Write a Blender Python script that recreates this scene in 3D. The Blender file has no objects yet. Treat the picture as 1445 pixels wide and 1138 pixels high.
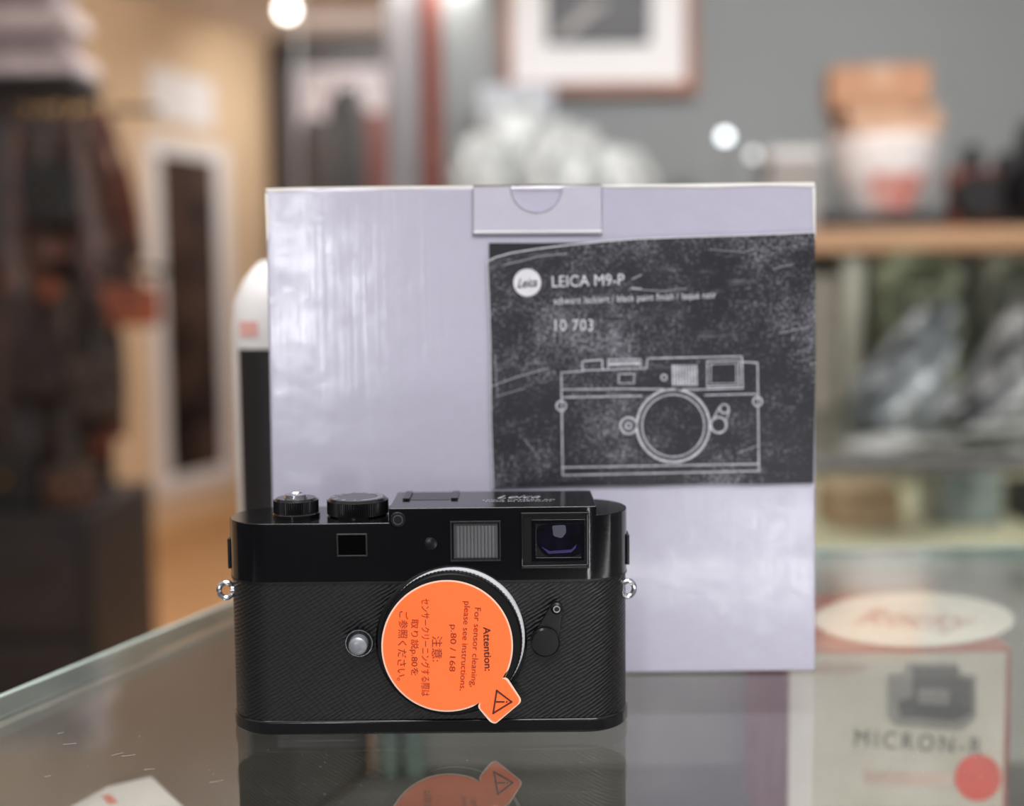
import bpy, bmesh, math, random
from mathutils import Vector, Matrix, noise
random.seed(7)
PI = math.pi
S = bpy.context.scene
col = S.collection
S.view_settings.view_transform = 'Standard'

# ------------------------------------------------------------------ camera
F = 1800.0; D = 0.45; H = 0.16
pitch = math.atan(169 / F); roll = -0.010
Rm = Matrix.Rotation(PI / 2 - pitch, 4, 'X') @ Matrix.Rotation(roll, 4, 'Z')
cp = Vector((0, -D, H))
cd = bpy.data.cameras.new('camera'); cam = bpy.data.objects.new('camera', cd); col.objects.link(cam)
cam.matrix_world = Matrix.Translation(cp) @ Rm
cd.lens = 36 * F / 1445; cd.sensor_width = 36; cd.clip_start = 0.01; cd.clip_end = 60
cd.dof.use_dof = True; cd.dof.focus_distance = 0.442; cd.dof.aperture_fstop = 4.0
S.camera = cam

def ray(px, py):
    return Rm.to_3x3() @ Vector(((px - 722.5) / F, -(py - 569) / F, -1))
def onY(Y):
    def f(px, py):
        d = ray(px, py); return cp + d * ((Y - cp.y) / d.y)
    return f
def onZ(z):
    def f(px, py):
        d = ray(px, py); return cp + d * ((z - cp.z) / d.z)
    return f
def P(px, py, Z): return onY(Z - D)(px, py)

# ------------------------------------------------------------------ materials
def lin(c):
    r = []
    for v in c:
        v /= 255.0
        r.append(v / 12.92 if v <= 0.04045 else ((v + 0.055) / 1.055) ** 2.4)
    return (*r, 1)
def mat(name, c, rough=0.5, metal=0.0, var=0.12, scale=40, bump=0.0, bscale=200, coat=0, spec=0.5, c2=None, emis=None, es=1, stretch=(1, 1, 1)):
    m = bpy.data.materials.new(name); m.use_nodes = True
    nt = m.node_tree; b = nt.nodes['Principled BSDF']
    tc = nt.nodes.new('ShaderNodeTexCoord'); mp = nt.nodes.new('ShaderNodeMapping')
    mp.inputs['Scale'].default_value = stretch
    nt.links.new(tc.outputs['Object'], mp.inputs[0])
    n = nt.nodes.new('ShaderNodeTexNoise'); n.inputs['Scale'].default_value = scale; n.inputs['Detail'].default_value = 4
    nt.links.new(mp.outputs[0], n.inputs[0])
    cr = nt.nodes.new('ShaderNodeValToRGB'); l = lin(c)
    a = lin(c2) if c2 else tuple([x * (1 - var) for x in l[:3]] + [1])
    bb = l if c2 else tuple([min(1, x * (1 + var)) for x in l[:3]] + [1])
    cr.color_ramp.elements[0].color = a; cr.color_ramp.elements[1].color = bb
    cr.color_ramp.elements[0].position = 0.35; cr.color_ramp.elements[1].position = 0.65
    nt.links.new(n.outputs[0], cr.inputs[0]); nt.links.new(cr.outputs[0], b.inputs['Base Color'])
    b.inputs['Roughness'].default_value = rough; b.inputs['Metallic'].default_value = metal
    b.inputs['Specular IOR Level'].default_value = spec
    b.inputs['Coat Weight'].default_value = coat
    if bump:
        n2 = nt.nodes.new('ShaderNodeTexNoise'); n2.inputs['Scale'].default_value = bscale
        nt.links.new(mp.outputs[0], n2.inputs[0])
        bp = nt.nodes.new('ShaderNodeBump'); bp.inputs['Strength'].default_value = bump; bp.inputs['Distance'].default_value = 0.001
        nt.links.new(n2.outputs[0], bp.inputs['Height']); nt.links.new(bp.outputs[0], b.inputs['Normal'])
    if emis:
        b.inputs['Emission Color'].default_value = lin(emis); b.inputs['Emission Strength'].default_value = es
    return m

def glass_mat(name, tint=(252, 253, 252), rough=0.02):
    m = bpy.data.materials.new(name); m.use_nodes = True; nt = m.node_tree; nt.nodes.clear()
    out = nt.nodes.new('ShaderNodeOutputMaterial'); mix = nt.nodes.new('ShaderNodeMixShader')
    tr = nt.nodes.new('ShaderNodeBsdfTransparent'); gl = nt.nodes.new('ShaderNodeBsdfGlossy')
    tr.inputs[0].default_value = lin(tint); gl.inputs['Roughness'].default_value = rough
    lw = nt.nodes.new('ShaderNodeLayerWeight'); lw.inputs[0].default_value = 0.5
    pw = nt.nodes.new('ShaderNodeMath'); pw.operation = 'POWER'; pw.inputs[1].default_value = 4.0
    ma = nt.nodes.new('ShaderNodeMath'); ma.operation = 'MULTIPLY_ADD'; ma.inputs[1].default_value = 0.95; ma.inputs[2].default_value = 0.05
    nt.links.new(lw.outputs['Facing'], pw.inputs[0]); nt.links.new(pw.outputs[0], ma.inputs[0])
    nt.links.new(ma.outputs[0], mix.inputs[0]); nt.links.new(tr.outputs[0], mix.inputs[1]); nt.links.new(gl.outputs[0], mix.inputs[2])
    tc = nt.nodes.new('ShaderNodeTexCoord'); n = nt.nodes.new('ShaderNodeTexNoise'); n.inputs['Scale'].default_value = 30
    mr = nt.nodes.new('ShaderNodeMapRange'); mr.inputs['To Min'].default_value = rough; mr.inputs['To Max'].default_value = rough * 2.5
    nt.links.new(tc.outputs['Object'], n.inputs[0]); nt.links.new(n.outputs[0], mr.inputs[0]); nt.links.new(mr.outputs[0], gl.inputs['Roughness'])
    nt.links.new(mix.outputs[0], out.inputs[0])
    return m

M = {}
M['black_gloss'] = mat('black_gloss', (8, 8, 10), 0.13, var=0.1, bump=0.02, bscale=900, spec=0.55)
M['black_satin'] = mat('black_satin', (10, 10, 12), 0.28, var=0.1, spec=0.45)
M['black_matte'] = mat('black_matte', (8, 8, 9), 0.5, spec=0.25)
M['chrome'] = mat('chrome', (205, 205, 210), 0.2, metal=1)
M['steel'] = mat('steel', (150, 152, 152), 0.35, metal=0.8)
M['silver_face'] = mat('silver_face', (165, 168, 175), 0.35, metal=0.6)
M['white_ring'] = mat('white_ring', (232, 232, 236), 0.35, metal=0.1)
M['edge_grey'] = mat('edge_grey', (60, 60, 64), 0.35)
M['seam'] = mat('seam_black', (8, 8, 9), 0.4)
M['engrave'] = mat('engrave', (150, 150, 156), 0.5)
M['lens_glass'] = mat('lens_glass', (5, 5, 9), 0.06, coat=0.4)
M['lens_purple'] = mat('lens_purple', (12, 9, 26), 0.1, coat=0.3, c2=(3, 3, 6), scale=220)
M['ocular'] = mat('ocular', (74, 74, 88), 0.3)
M['orange'] = mat('orange_sticker', (255, 114, 50), 0.5, var=0.03, scale=60, emis=(255, 98, 44), es=0.22)  # slight glow added to the print colour to brighten the orange
M['sticker_edge'] = mat('sticker_edge', (255, 214, 190), 0.5, var=0.02)
M['sticker_ink'] = mat('sticker_ink', (158, 46, 16), 0.6)
M['sticker_ink_dark'] = mat('sticker_ink_dark', (86, 28, 14), 0.6)
M['glass'] = glass_mat('counter_glass')
M['glass_thin'] = glass_mat('pane_glass', (246, 251, 249), 0.03)
M['glass_edge'] = mat('glass_edge', (190, 208, 200), 0.25, coat=0.5)

# leatherette
m = mat('leatherette', (11, 11, 13), 0.4, var=0.15, scale=300, spec=0.5); nt = m.node_tree; b = nt.nodes['Principled BSDF']
tc = nt.nodes.new('ShaderNodeTexCoord'); hs = []
for ang, sc in ((0.55, 250), (-0.9, 150)):
    mp = nt.nodes.new('ShaderNodeMapping'); mp.inputs['Rotation'].default_value = (0, ang, 0)
    nt.links.new(tc.outputs['Object'], mp.inputs[0])
    w = nt.nodes.new('ShaderNodeTexWave'); w.bands_direction = 'Z'; w.inputs['Scale'].default_value = sc
    w.inputs['Distortion'].default_value = 2.0; w.inputs['Detail'].default_value = 1
    nt.links.new(mp.outputs[0], w.inputs[0]); hs.append(w)
ad = nt.nodes.new('ShaderNodeMath'); ad.operation = 'MULTIPLY_ADD'; ad.inputs[1].default_value = 0.2
nt.links.new(hs[1].outputs[1], ad.inputs[0]); nt.links.new(hs[0].outputs[1], ad.inputs[2])
bp = nt.nodes.new('ShaderNodeBump'); bp.inputs['Strength'].default_value = 0.9; bp.inputs['Distance'].default_value = 0.00024
nt.links.new(ad.outputs[0], bp.inputs['Height']); nt.links.new(bp.outputs[0], b.inputs['Normal'])
M['leatherette'] = m

# glossy white card: fine vertical streaks in the sheen
def card(name, c):
    m = mat(name, c, 0.4, var=0.03, scale=6, coat=0.6); nt = m.node_tree; b = nt.nodes['Principled BSDF']
    b.inputs['Coat Roughness'].default_value = 0.17; b.inputs['Coat IOR'].default_value = 1.75
    tc = nt.nodes.new('ShaderNodeTexCoord')
    mv = nt.nodes.new('ShaderNodeMapping'); mv.inputs['Scale'].default_value = (520, 1, 14); nt.links.new(tc.outputs['Object'], mv.inputs[0])
    w = nt.nodes.new('ShaderNodeTexNoise'); w.inputs['Scale'].default_value = 1.0; w.inputs['Detail'].default_value = 2
    nt.links.new(mv.outputs[0], w.inputs[0])
    n = nt.nodes.new('ShaderNodeTexNoise'); n.inputs['Scale'].default_value = 45; n.inputs['Detail'].default_value = 3; n.inputs['Roughness'].default_value = 0.5
    nt.links.new(tc.outputs['Object'], n.inputs[0])
    ad = nt.nodes.new('ShaderNodeMath'); ad.operation = 'MULTIPLY_ADD'; ad.inputs[1].default_value = 0.22
    nt.links.new(w.outputs[0], ad.inputs[0]); nt.links.new(n.outputs[0], ad.inputs[2])
    bp = nt.nodes.new('ShaderNodeBump'); bp.inputs['Strength'].default_value = 0.22; bp.inputs['Distance'].default_value = 0.0012
    nt.links.new(ad.outputs[0], bp.inputs['Height'])
    nt.links.new(bp.outputs[0], b.inputs['Normal']); nt.links.new(bp.outputs[0], b.inputs['Coat Normal'])
    mp = nt.nodes.new('ShaderNodeMapping'); mp.inputs['Scale'].default_value = (40, 1, 60); nt.links.new(tc.outputs['Object'], mp.inputs[0])
    n2 = nt.nodes.new('ShaderNodeTexNoise'); n2.inputs['Scale'].default_value = 1.0; n2.inputs['Detail'].default_value = 8; n2.inputs['Roughness'].default_value = 0.8
    nt.links.new(mp.outputs[0], n2.inputs[0])
    cr = nt.nodes.new('ShaderNodeValToRGB'); cr.color_ramp.elements[0].position = 0.40; cr.color_ramp.elements[1].position = 0.60
    cr.color_ramp.elements[0].color = (0.25, 0.25, 0.25, 1); nt.links.new(n2.outputs[0], cr.inputs[0]); nt.links.new(cr.outputs[0], b.inputs['Coat Weight'])
    return m
M['card'] = card('box_card', (194, 190, 208))
M['card_flap'] = card('flap_card', (203, 200, 214))
M['card_edge'] = mat('card_edge', (242, 238, 232), 0.6)

# worn black label
m = mat('label_black', (36, 36, 43), 0.42, var=0.2, scale=18); nt = m.node_tree; b = nt.nodes['Principled BSDF']
src = b.inputs['Base Color'].links[0].from_socket
tc = nt.nodes.new('ShaderNodeTexCoord')
n1 = nt.nodes.new('ShaderNodeTexNoise'); n1.inputs['Scale'].default_value = 800; n1.inputs['Detail'].default_value = 3; n1.inputs['Roughness'].default_value = 0.8
n2 = nt.nodes.new('ShaderNodeTexNoise'); n2.inputs['Scale'].default_value = 24; n2.inputs['Detail'].default_value = 9; n2.inputs['Roughness'].default_value = 0.8
nt.links.new(tc.outputs['Object'], n1.inputs[0]); nt.links.new(tc.outputs['Object'], n2.inputs[0])
mu = nt.nodes.new('ShaderNodeMath'); mu.operation = 'MULTIPLY'; nt.links.new(n1.outputs[0], mu.inputs[0]); nt.links.new(n2.outputs[0], mu.inputs[1])
cr = nt.nodes.new('ShaderNodeValToRGB'); cr.color_ramp.elements[0].position = 0.26; cr.color_ramp.elements[1].position = 0.38
cr.color_ramp.elements[1].color = (0.6, 0.6, 0.6, 1)
nt.links.new(mu.outputs[0], cr.inputs[0])
mp = nt.nodes.new('ShaderNodeMapping'); mp.inputs['Rotation'].default_value = (0, 0.25, 0); mp.inputs['Scale'].default_value = (14, 1, 60)
nt.links.new(tc.outputs['Object'], mp.inputs[0])
n3 = nt.nodes.new('ShaderNodeTexNoise'); n3.inputs['Scale'].default_value = 2.2; n3.inputs['Detail'].default_value = 8; n3.inputs['Roughness'].default_value = 0.8
nt.links.new(mp.outputs[0], n3.inputs[0])
cr3 = nt.nodes.new('ShaderNodeValToRGB'); cr3.color_ramp.elements[0].position = 0.57; cr3.color_ramp.elements[1].position = 0.74
cr3.color_ramp.elements[1].color = (0.45, 0.45, 0.45, 1)
nt.links.new(n3.outputs[0], cr3.inputs[0])
mx0 = nt.nodes.new('ShaderNodeMath'); mx0.operation = 'MAXIMUM'; nt.links.new(cr.outputs[0], mx0.inputs[0]); nt.links.new(cr3.outputs[0], mx0.inputs[1])
mx = nt.nodes.new('ShaderNodeMixRGB'); mx.inputs[2].default_value = lin((190, 188, 198))
nt.links.new(mx0.outputs[0], mx.inputs[0]); nt.links.new(src, mx.inputs[1]); nt.links.new(mx.outputs[0], b.inputs['Base Color'])
M['label'] = m
M['label_dark'] = mat('label_dark', (28, 28, 32), 0.5)
M['print'] = mat('label_print', (225, 225, 232), 0.5, var=0.08, scale=500)
M['print_line'] = mat('label_print_line', (190, 190, 198), 0.5, var=0.2, scale=400)

M['grey_wall'] = mat('grey_wall', (138, 143, 144), 0.7, var=0.04, scale=3, bump=0.1, bscale=60)
M['beige_wall'] = mat('beige_wall', (214, 186, 152), 0.7, var=0.05, scale=3)
M['far_wall'] = mat('far_wall', (180, 170, 168), 0.7, var=0.05, scale=3)
M['ceiling'] = mat('ceiling_paint', (222, 214, 208), 0.8, var=0.03, scale=3)
M['floor'] = mat('floor_wood', (200, 154, 108), 0.4, c2=(178, 134, 90), scale=3, stretch=(1, 8, 1))
M['base_wood'] = mat('baseboard_wood', (208, 164, 114), 0.5)
M['shelf_wood'] = mat('shelf_wood', (188, 150, 114), 0.5, c2=(158, 122, 92), scale=5, stretch=(1, 10, 10))
M['frame_wood'] = mat('frame_wood', (158, 100, 70), 0.4, c2=(132, 80, 54), scale=8)
M['mat_board'] = mat('mat_board', (244, 244, 244), 0.7, var=0.02)
M['photo_dark'] = mat('photo_print', (30, 30, 36), 0.4, c2=(48, 48, 56), scale=6)
M['photo_light'] = mat('photo_light', (165, 163, 160), 0.5)
M['white'] = mat('white_paint', (228, 225, 223), 0.5, var=0.03)
M['plastic_bag'] = mat('white_plastic', (218, 222, 221), 0.3, c2=(140, 147, 147), scale=30, spec=0.6)
M['plastic_grey'] = mat('clear_grey_plastic', (158, 164, 166), 0.2, c2=(60, 66, 70), scale=14, spec=0.7, stretch=(1.5, 1, 0.6))
M['olive'] = mat('olive_cloth', (98, 104, 80), 0.8, c2=(50, 54, 40), scale=9)
M['dark'] = mat('dark_object', (30, 27, 28), 0.5)
M['cardboard'] = mat('cardboard', (166, 122, 92), 0.7, var=0.06)
M['cardboard_pale'] = mat('cardboard_pale', (180, 144, 118), 0.7, var=0.06)
M['red_leather'] = mat('red_leather', (118, 58, 44), 0.5)
M['pole_red'] = mat('pole_red_brown', (136, 70, 56), 0.5)
M['leathers'] = [mat('leather_%s' % n, c, 0.5, c2=c2_, scale=18) for n, c, c2_ in
                 (('dark', (44, 30, 26), (24, 18, 17)), ('brown', (84, 54, 40), (48, 33, 27)), ('tan', (150, 76, 46), (100, 52, 36)), ('black', (24, 22, 23), (15, 14, 15)), ('chestnut', (106, 54, 40), (64, 34, 28)), ('umber', (64, 48, 38), (38, 30, 25)))]
LN = ['dark brown', 'mid brown', 'orange tan', 'black', 'chestnut red', 'umber brown']
M['brass'] = mat('brass', (190, 150, 90), 0.3, metal=1)
M['cabinet_dark'] = mat('cabinet_dark', (27, 25, 27), 0.5, c2=(38, 32, 31), scale=5)
M['case_grey'] = mat('case_grey', (132, 129, 120), 0.6, c2=(92, 90, 84), scale=9)
M['case_shelf'] = mat('case_shelf', (104, 101, 94), 0.5, c2=(70, 68, 64), scale=9)
M['case_back'] = mat('case_back', (192, 190, 180), 0.6, c2=(138, 140, 134), scale=6)
M['vint_front'] = mat('aged_card', (222, 214, 200), 0.6, c2=(206, 198, 182), scale=30)
M['vint_red'] = mat('aged_red', (160, 92, 86), 0.6, c2=(184, 132, 122), scale=30)
M['vint_cream'] = mat('aged_cream', (242, 237, 225), 0.6, var=0.04)
M['vint_ink'] = mat('aged_ink', (80, 78, 78), 0.6, var=0.2)
M['vint_mid'] = mat('aged_mid', (146, 142, 136), 0.6, var=0.2)
M['vint_pink'] = mat('aged_pink', (222, 194, 180), 0.6)
M['dot_red'] = mat('dot_red', (228, 98, 86), 0.5)
M['bulb'] = mat('bulb', (255, 255, 255), 0.5, emis=(255, 246, 232), es=9)

# ------------------------------------------------------------------ object helpers
ORG = {}
def link(o): col.objects.link(o); return o
def thing(name, label, cat, loc=(0, 0, 0), group=None):
    o = link(bpy.data.objects.new(name, None)); o.location = loc; o.empty_display_size = 0.02
    o['label'] = label; o['category'] = cat
    if group: o['group'] = group
    ORG[o.name] = Vector(loc)
    return o
def obj(name, bm, m, parent=None, loc=None, bevel=0, seg=2, ang=35, label=None, fixn=True):
    if parent is not None: org = ORG[parent.name]
    else: org = Vector(loc) if loc is not None else Vector((0, 0, 0))
    bmesh.ops.transform(bm, matrix=Matrix.Translation(-org), verts=bm.verts)
    if fixn: bmesh.ops.recalc_face_normals(bm, faces=bm.faces)
    me = bpy.data.meshes.new(name); bm.to_mesh(me); bm.free()
    me.polygons.foreach_set('use_smooth', [True] * len(me.polygons))
    me.set_sharp_from_angle(angle=math.radians(ang))
    me.materials.append(m)
    o = link(bpy.data.objects.new(name, me))
    if parent is not None: o.parent = parent
    else: o.location = org
    ORG[o.name] = org
    if bevel:
        bv = o.modifiers.new('bevel', 'BEVEL'); bv.width = bevel; bv.segments = seg; bv.limit_method = 'ANGLE'; bv.angle_limit = math.radians(35); bv.harden_normals = True
    if label: o['label'] = label
    return o
def tag(o, label, cat, group=None):
    o['label'] = label; o['category'] = cat
    if group: o['group'] = group
    return o
def struct(name, bm, m, **k):
    o = obj(name, bm, m, **k); o['kind'] = 'structure'; return o

def nb(): return bmesh.new()
def box(bm, a, b, mtx=None):
    x0, y0, z0 = a; x1, y1, z1 = b
    vs = [Vector(p) for p in ((x0, y0, z0), (x1, y0, z0), (x1, y1, z0), (x0, y1, z0), (x0, y0, z1), (x1, y0, z1), (x1, y1, z1), (x0, y1, z1))]
    if mtx: vs = [mtx @ v for v in vs]
    v = [bm.verts.new(p) for p in vs]
    for f in ((0, 3, 2, 1), (4, 5, 6, 7), (0, 1, 5, 4), (1, 2, 6, 5), (2, 3, 7, 6), (3, 0, 4, 7)): bm.faces.new([v[i] for i in f])
    return bm
def prism(bm, pts, off):
    off = Vector(off)
    a = [bm.verts.new(p) for p in pts]; b = [bm.verts.new(Vector(p) + off) for p in pts]
    bm.faces.new(a); bm.faces.new(b[::-1]); n = len(a)
    for i in range(n): bm.faces.new((a[i], b[i], b[(i + 1) % n], a[(i + 1) % n]))
    return bm
def lathe(bm, c, prof, axis='Z', n=48):
    c = Vector(c); rings = []
    for r, h in prof:
        ring = []
        for i in range(n):
            t = 2 * PI * i / n
            p = Vector((r * math.cos(t), r * math.sin(t), h)) if axis == 'Z' else (Vector((r * math.cos(t), h, r * math.sin(t))) if axis == 'Y' else Vector((h, r * math.cos(t), r * math.sin(t))))
            ring.append(bm.verts.new(c + p))
        rings.append(ring)
    for a, b in zip(rings, rings[1:]):
        for i in range(n): bm.faces.new((a[i], a[(i + 1) % n], b[(i + 1) % n], b[i]))
    bm.faces.new(rings[0]); bm.faces.new(rings[-1][::-1])
    return bm
def ringmesh(bm, c, r0, r1, y0, y1, n=72, axis='Y'):
    c = Vector(c); R = []
    for r, h in ((r0, y0), (r1, y0), (r1, y1), (r0, y1)):
        R.append([bm.verts.new(c + (Vector((r * math.cos(2 * PI * i / n), h, r * math.sin(2 * PI * i / n))) if axis == 'Y' else Vector((r * math.cos(2 * PI * i / n), r * math.sin(2 * PI * i / n), h)))) for i in range(n)])
    for k in range(4):
        a = R[k]; b = R[(k + 1) % 4]
        for i in range(n): bm.faces.new((a[i], a[(i + 1) % n], b[(i + 1) % n], b[i]))
    return bm
def gear(bm, c, r, dr, z0, z1, teeth=60, axis='Z'):
    pts = []
    for i in range(teeth * 2):
        t = PI * i / teeth; rr = r if i % 2 else r - dr
        pts.append(Vector(c) + (Vector((rr * math.cos(t), rr * math.sin(t), z0)) if axis == 'Z' else Vector((rr * math.cos(t), z0, rr * math.sin(t)))))
    return prism(bm, pts, (0, 0, z1 - z0) if axis == 'Z' else (0, z1 - z0, 0))
def tube(bm, pts, r, n=8, closed=False):
    pts = [Vector(p) for p in pts]; N = len(pts); rings = []
    for i, p in enumerate(pts):
        if closed: t = pts[(i + 1) % N] - pts[i - 1]
        else: t = pts[min(i + 1, N - 1)] - pts[max(i - 1, 0)]
        t.normalize(); u = t.cross(Vector((0, 1, 0))) if closed else t.cross(Vector((0, 0, 1)))
        if u.length < 0.05: u = t.cross(Vector((0, 1, 0)))
        u.normalize(); v = t.cross(u)
        rings.append([bm.verts.new(p + (u * math.cos(2 * PI * k / n) + v * math.sin(2 * PI * k / n)) * r) for k in range(n)])
    for i in range(N if closed else N - 1):
        a = rings[i]; b = rings[(i + 1) % N]
        for k in range(n): bm.faces.new((a[k], a[(k + 1) % n], b[(k + 1) % n], b[k]))
    if not closed: bm.faces.new(rings[0]); bm.faces.new(rings[-1][::-1])
    return bm
def fpoly(bm, pts, pj): bm.faces.new([bm.verts.new(pj(*p)) for p in pts]); return bm
def fring(bm, cx, cy, r0, r1, pj, n=64, ry=1.0):
    a = [bm.verts.new(pj(cx + r0 * math.cos(2 * PI * i / n), cy + ry * r0 * math.sin(2 * PI * i / n))) for i in range(n)]
    b = [bm.verts.new(pj(cx + r1 * math.cos(2 * PI * i / n), cy + ry * r1 * math.sin(2 * PI * i / n))) for i in range(n)]
    for i in range(n): bm.faces.new((a[i], a[(i + 1) % n], b[(i + 1) % n], b[i]))
    return bm
def fdisc(bm, cx, cy, r, pj, n=64, ry=1.0):
    return fpoly(bm, [(cx + r * math.cos(2 * PI * i / n), cy + ry * r * math.sin(2 * PI * i / n)) for i in range(n)], pj)
def fline(bm, pts, w, pj, closed=False):
    N = len(pts)
    for i in range(N if closed else N - 1):
        a = Vector(pts[i]); b = Vector(pts[(i + 1) % N]); d = (b - a).normalized(); q = Vector((-d.y, d.x)) * w / 2; a = a - d * w / 2; b = b + d * w / 2
        fpoly(bm, [a + q, b + q, b - q, a - q], pj)
    return bm
def fillet(pts, r, n=5):
    out = []; N = len(pts)
    for i in range(N):
        p = Vector(pts[i]); a = Vector(pts[i - 1]) - p; b = Vector(pts[(i + 1) % N]) - p
        rr = min(r, a.length * 0.45, b.length * 0.45); A = p + a.normalized() * rr; B = p + b.normalized() * rr
        for k in range(n + 1):
            t = k / n; out.append(tuple(A * (1 - t) ** 2 + p * 2 * t * (1 - t) + B * t ** 2))
    return out
def ftext(bm, s, cx, cy, w, h, pj, th=0, shear=0, spacing=1.0, bold=0.0):
    cu = bpy.data.curves.new('t', 'FONT'); cu.body = s; cu.shear = shear; cu.space_character = spacing; cu.size = 1; cu.offset = bold; cu.resolution_u = 4
    o = link(bpy.data.objects.new('t', cu)); bpy.context.view_layer.update()
    me = bpy.data.meshes.new_from_object(o.evaluated_get(bpy.context.evaluated_depsgraph_get()))
    bpy.data.objects.remove(o); bpy.data.curves.remove(cu)
    if not me.vertices: return bm
    xs = [v.co.x for v in me.vertices]; ys = [v.co.y for v in me.vertices]
    x0, x1, y0, y1 = min(xs), max(xs), min(ys), max(ys); t = math.radians(th)
    if h is None: h = (y1 - y0) * w / (x1 - x0)
    vs = []
    for v in me.vertices:
        u = ((v.co.x - x0) / (x1 - x0) - 0.5) * w; q = ((v.co.y - y0) / (y1 - y0) - 0.5) * h
        vs.append(bm.verts.new(pj(cx + u * math.cos(t) + q * math.sin(t), cy + u * math.sin(t) - q * math.cos(t))))
    for p in me.polygons:
        try: bm.faces.new([vs[i] for i in p.vertices])
        except Exception: pass
    bpy.data.meshes.remove(me)
    return bm
def lump(bm, c, s, amp=0.2, fr=2.0, seed=0, sub=4, flat=None, sq=1.0, crumple=0.0):
    ret = bmesh.ops.create_icosphere(bm, subdivisions=sub, radius=1)
    for v in ret['verts']:
        p = v.co.copy(); q = p * fr + Vector((seed * 7.3, seed * 3.1, seed))
        nz = noise.noise(q) + 0.5 * abs(noise.noise(q * 2.3)) + 0.25 * noise.noise(q * 5)
        cz = abs(noise.noise(q * 3.1)) + 0.6 * abs(noise.noise(q * 6.7))
        if sq != 1.0:
            p = Vector([math.copysign(abs(k) ** sq, k) for k in p]) * (0.9 if sq < 1 else 1)
        p = p * (1 + amp * nz - crumple * cz)
        w = Vector((c[0] + p.x * s[0], c[1] + p.y * s[1], c[2] + p.z * s[2]))
        if flat is not None and w.z < flat: w.z = flat + (w.z - flat) * 0.01
        v.co = w
    return bm

# ------------------------------------------------------------------ room
FZ = -0.90; CZ = 1.277
wo = Vector((-1.09, 5.55, 0)); dv = Vector((0.377, 1, 0)).normalized(); nv = Vector((-dv.y, dv.x, 0))
WM = Matrix(((dv.x, nv.x, 0, wo.x), (dv.y, nv.y, 0, wo.y), (0, 0, 1, 0), (0, 0, 0, 1)))
WI = WM.inverted()
def wl(px, py, off=0.0):
    d = ray(px, py); t = ((wo - cp).dot(nv) - off) / d.dot(nv); return WI @ (cp + d * t)
struct('floor', box(nb(), (-3.2, -1.2, FZ - 0.05), (3.2, 5.7, FZ)), M['floor'])
struct('ceiling', box(nb(), (-3.2, 0.6, CZ), (3.2, 5.7, CZ + 0.05)), M['ceiling'])
struct('wall_left', box(nb(), (-5.0, 0.001, FZ), (0.0, 0.08, CZ), WM), M['beige_wall'])
struct('baseboard_left', box(nb(), (-5.0, -0.018, FZ), (-0.01, 0.0, FZ + 0.1), WM), M['base_wood'])
struct('wall_alcove', box(nb(), (-1.2, 5.55, FZ), (0.6, 5.65, CZ)), M['far_wall'])
gx = P(624, 300, 3.0).x
struct('wall_back', box(nb(), (gx, 2.55, FZ), (3.2, 2.65, CZ)), M['grey_wall'])
a = P(548, 200, 2.9); b_ = P(598, 200, 2.9)
pm = nb(); box(pm, (a.x, 2.40, FZ), (b_.x, 2.47, CZ))
struct('trim_1', pm, mat('pillar_metal', (160, 156, 156), 0.35, metal=0.5, c2=(112, 108, 110), scale=4, stretch=(8, 8, 0.3)), bevel=0.006)
a = P(598, 200, 2.95); b_ = P(624, 200, 2.95)
pm = nb(); lathe(pm, ((a.x + b_.x) / 2, 2.51, 0), [((b_.x - a.x) / 2, FZ), ((b_.x - a.x) / 2, CZ)], n=24)
struct('trim_2', pm, M['pole_red'])
d0 = P(402, 68, 5.9); d1 = P(575, 68, 5.9)
dm = nb(); y = 5.45
box(dm, (d0.x, y, FZ), (d1.x, 5.55, CZ - 0.03)); dr = struct('door_1', dm, mat('door_pane', (176, 168, 170), 0.4, var=0.06, scale=3), loc=(0, 0, 0))
fm = nb()
box(fm, (d0.x - 0.05, y - 0.04, FZ), (d0.x + 0.04, y, CZ - 0.02)); box(fm, (d1.x - 0.04, y - 0.04, FZ), (d1.x + 0.05, y, CZ - 0.02)); box(fm, (d0.x, y - 0.04, CZ - 0.13), (d1.x, y, CZ - 0.02))
o = obj('door_frame', fm, mat('door_frame_dark', (48, 42, 42), 0.5)); o.parent = dr

# ------------------------------------------------------------------ left wall things
a = wl(200, 188); b_ = wl(330, 674)
t = thing('mirror', 'tall white framed mirror hanging on the beige wall', 'mirror', WM @ Vector(((a.x + b_.x) / 2, 0, b_.z)))
fw = 0.07
x0, x1, z0, z1 = a.x, b_.x, b_.z, a.z
i0 = wl(226, 400).x; i1 = wl(304, 400).x
fm = nb()
box(fm, (x0, -0.02, z0), (i0, 0, z1), WM); box(fm, (i1, -0.02, z0), (x1, 0, z1), WM)
box(fm, (i0, -0.02, z0), (i1, 0, z0 + fw), WM); box(fm, (i0, -0.02, z1 - fw), (i1, 0, z1), WM)
obj('frame', fm, M['white'], t, bevel=0.004)
obj('mirror_glass', box(nb(), (i0 - 0.004, -0.014, z0 + fw - 0.004), (i1 + 0.004, -0.005, z1 - fw + 0.004), WM), mat('mirror_glass', (110, 88, 76), 0.15, metal=0.6, c2=(24, 21, 22), scale=4.5), t)  # brown and dark reflections are put into the glass colour
obj('backing', box(nb(), (x0 + 0.01, -0.004, z0 + 0.01), (x1 - 0.01, 0, z1 - 0.01), WM), M['dark'], t)
a = wl(207, 92); b_ = wl(300, 184)
pm = nb()
prism(pm, [WM @ Vector((a.x + (b_.x - a.x) * i / 10, -0.010 - 0.006 * math.sin(i * 0.6), b_.z)) for i in range(11)] + [WM @ Vector((b_.x, -0.002, b_.z)), WM @ Vector((a.x, -0.002, b_.z))], (0, 0, a.z - b_.z))
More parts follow.
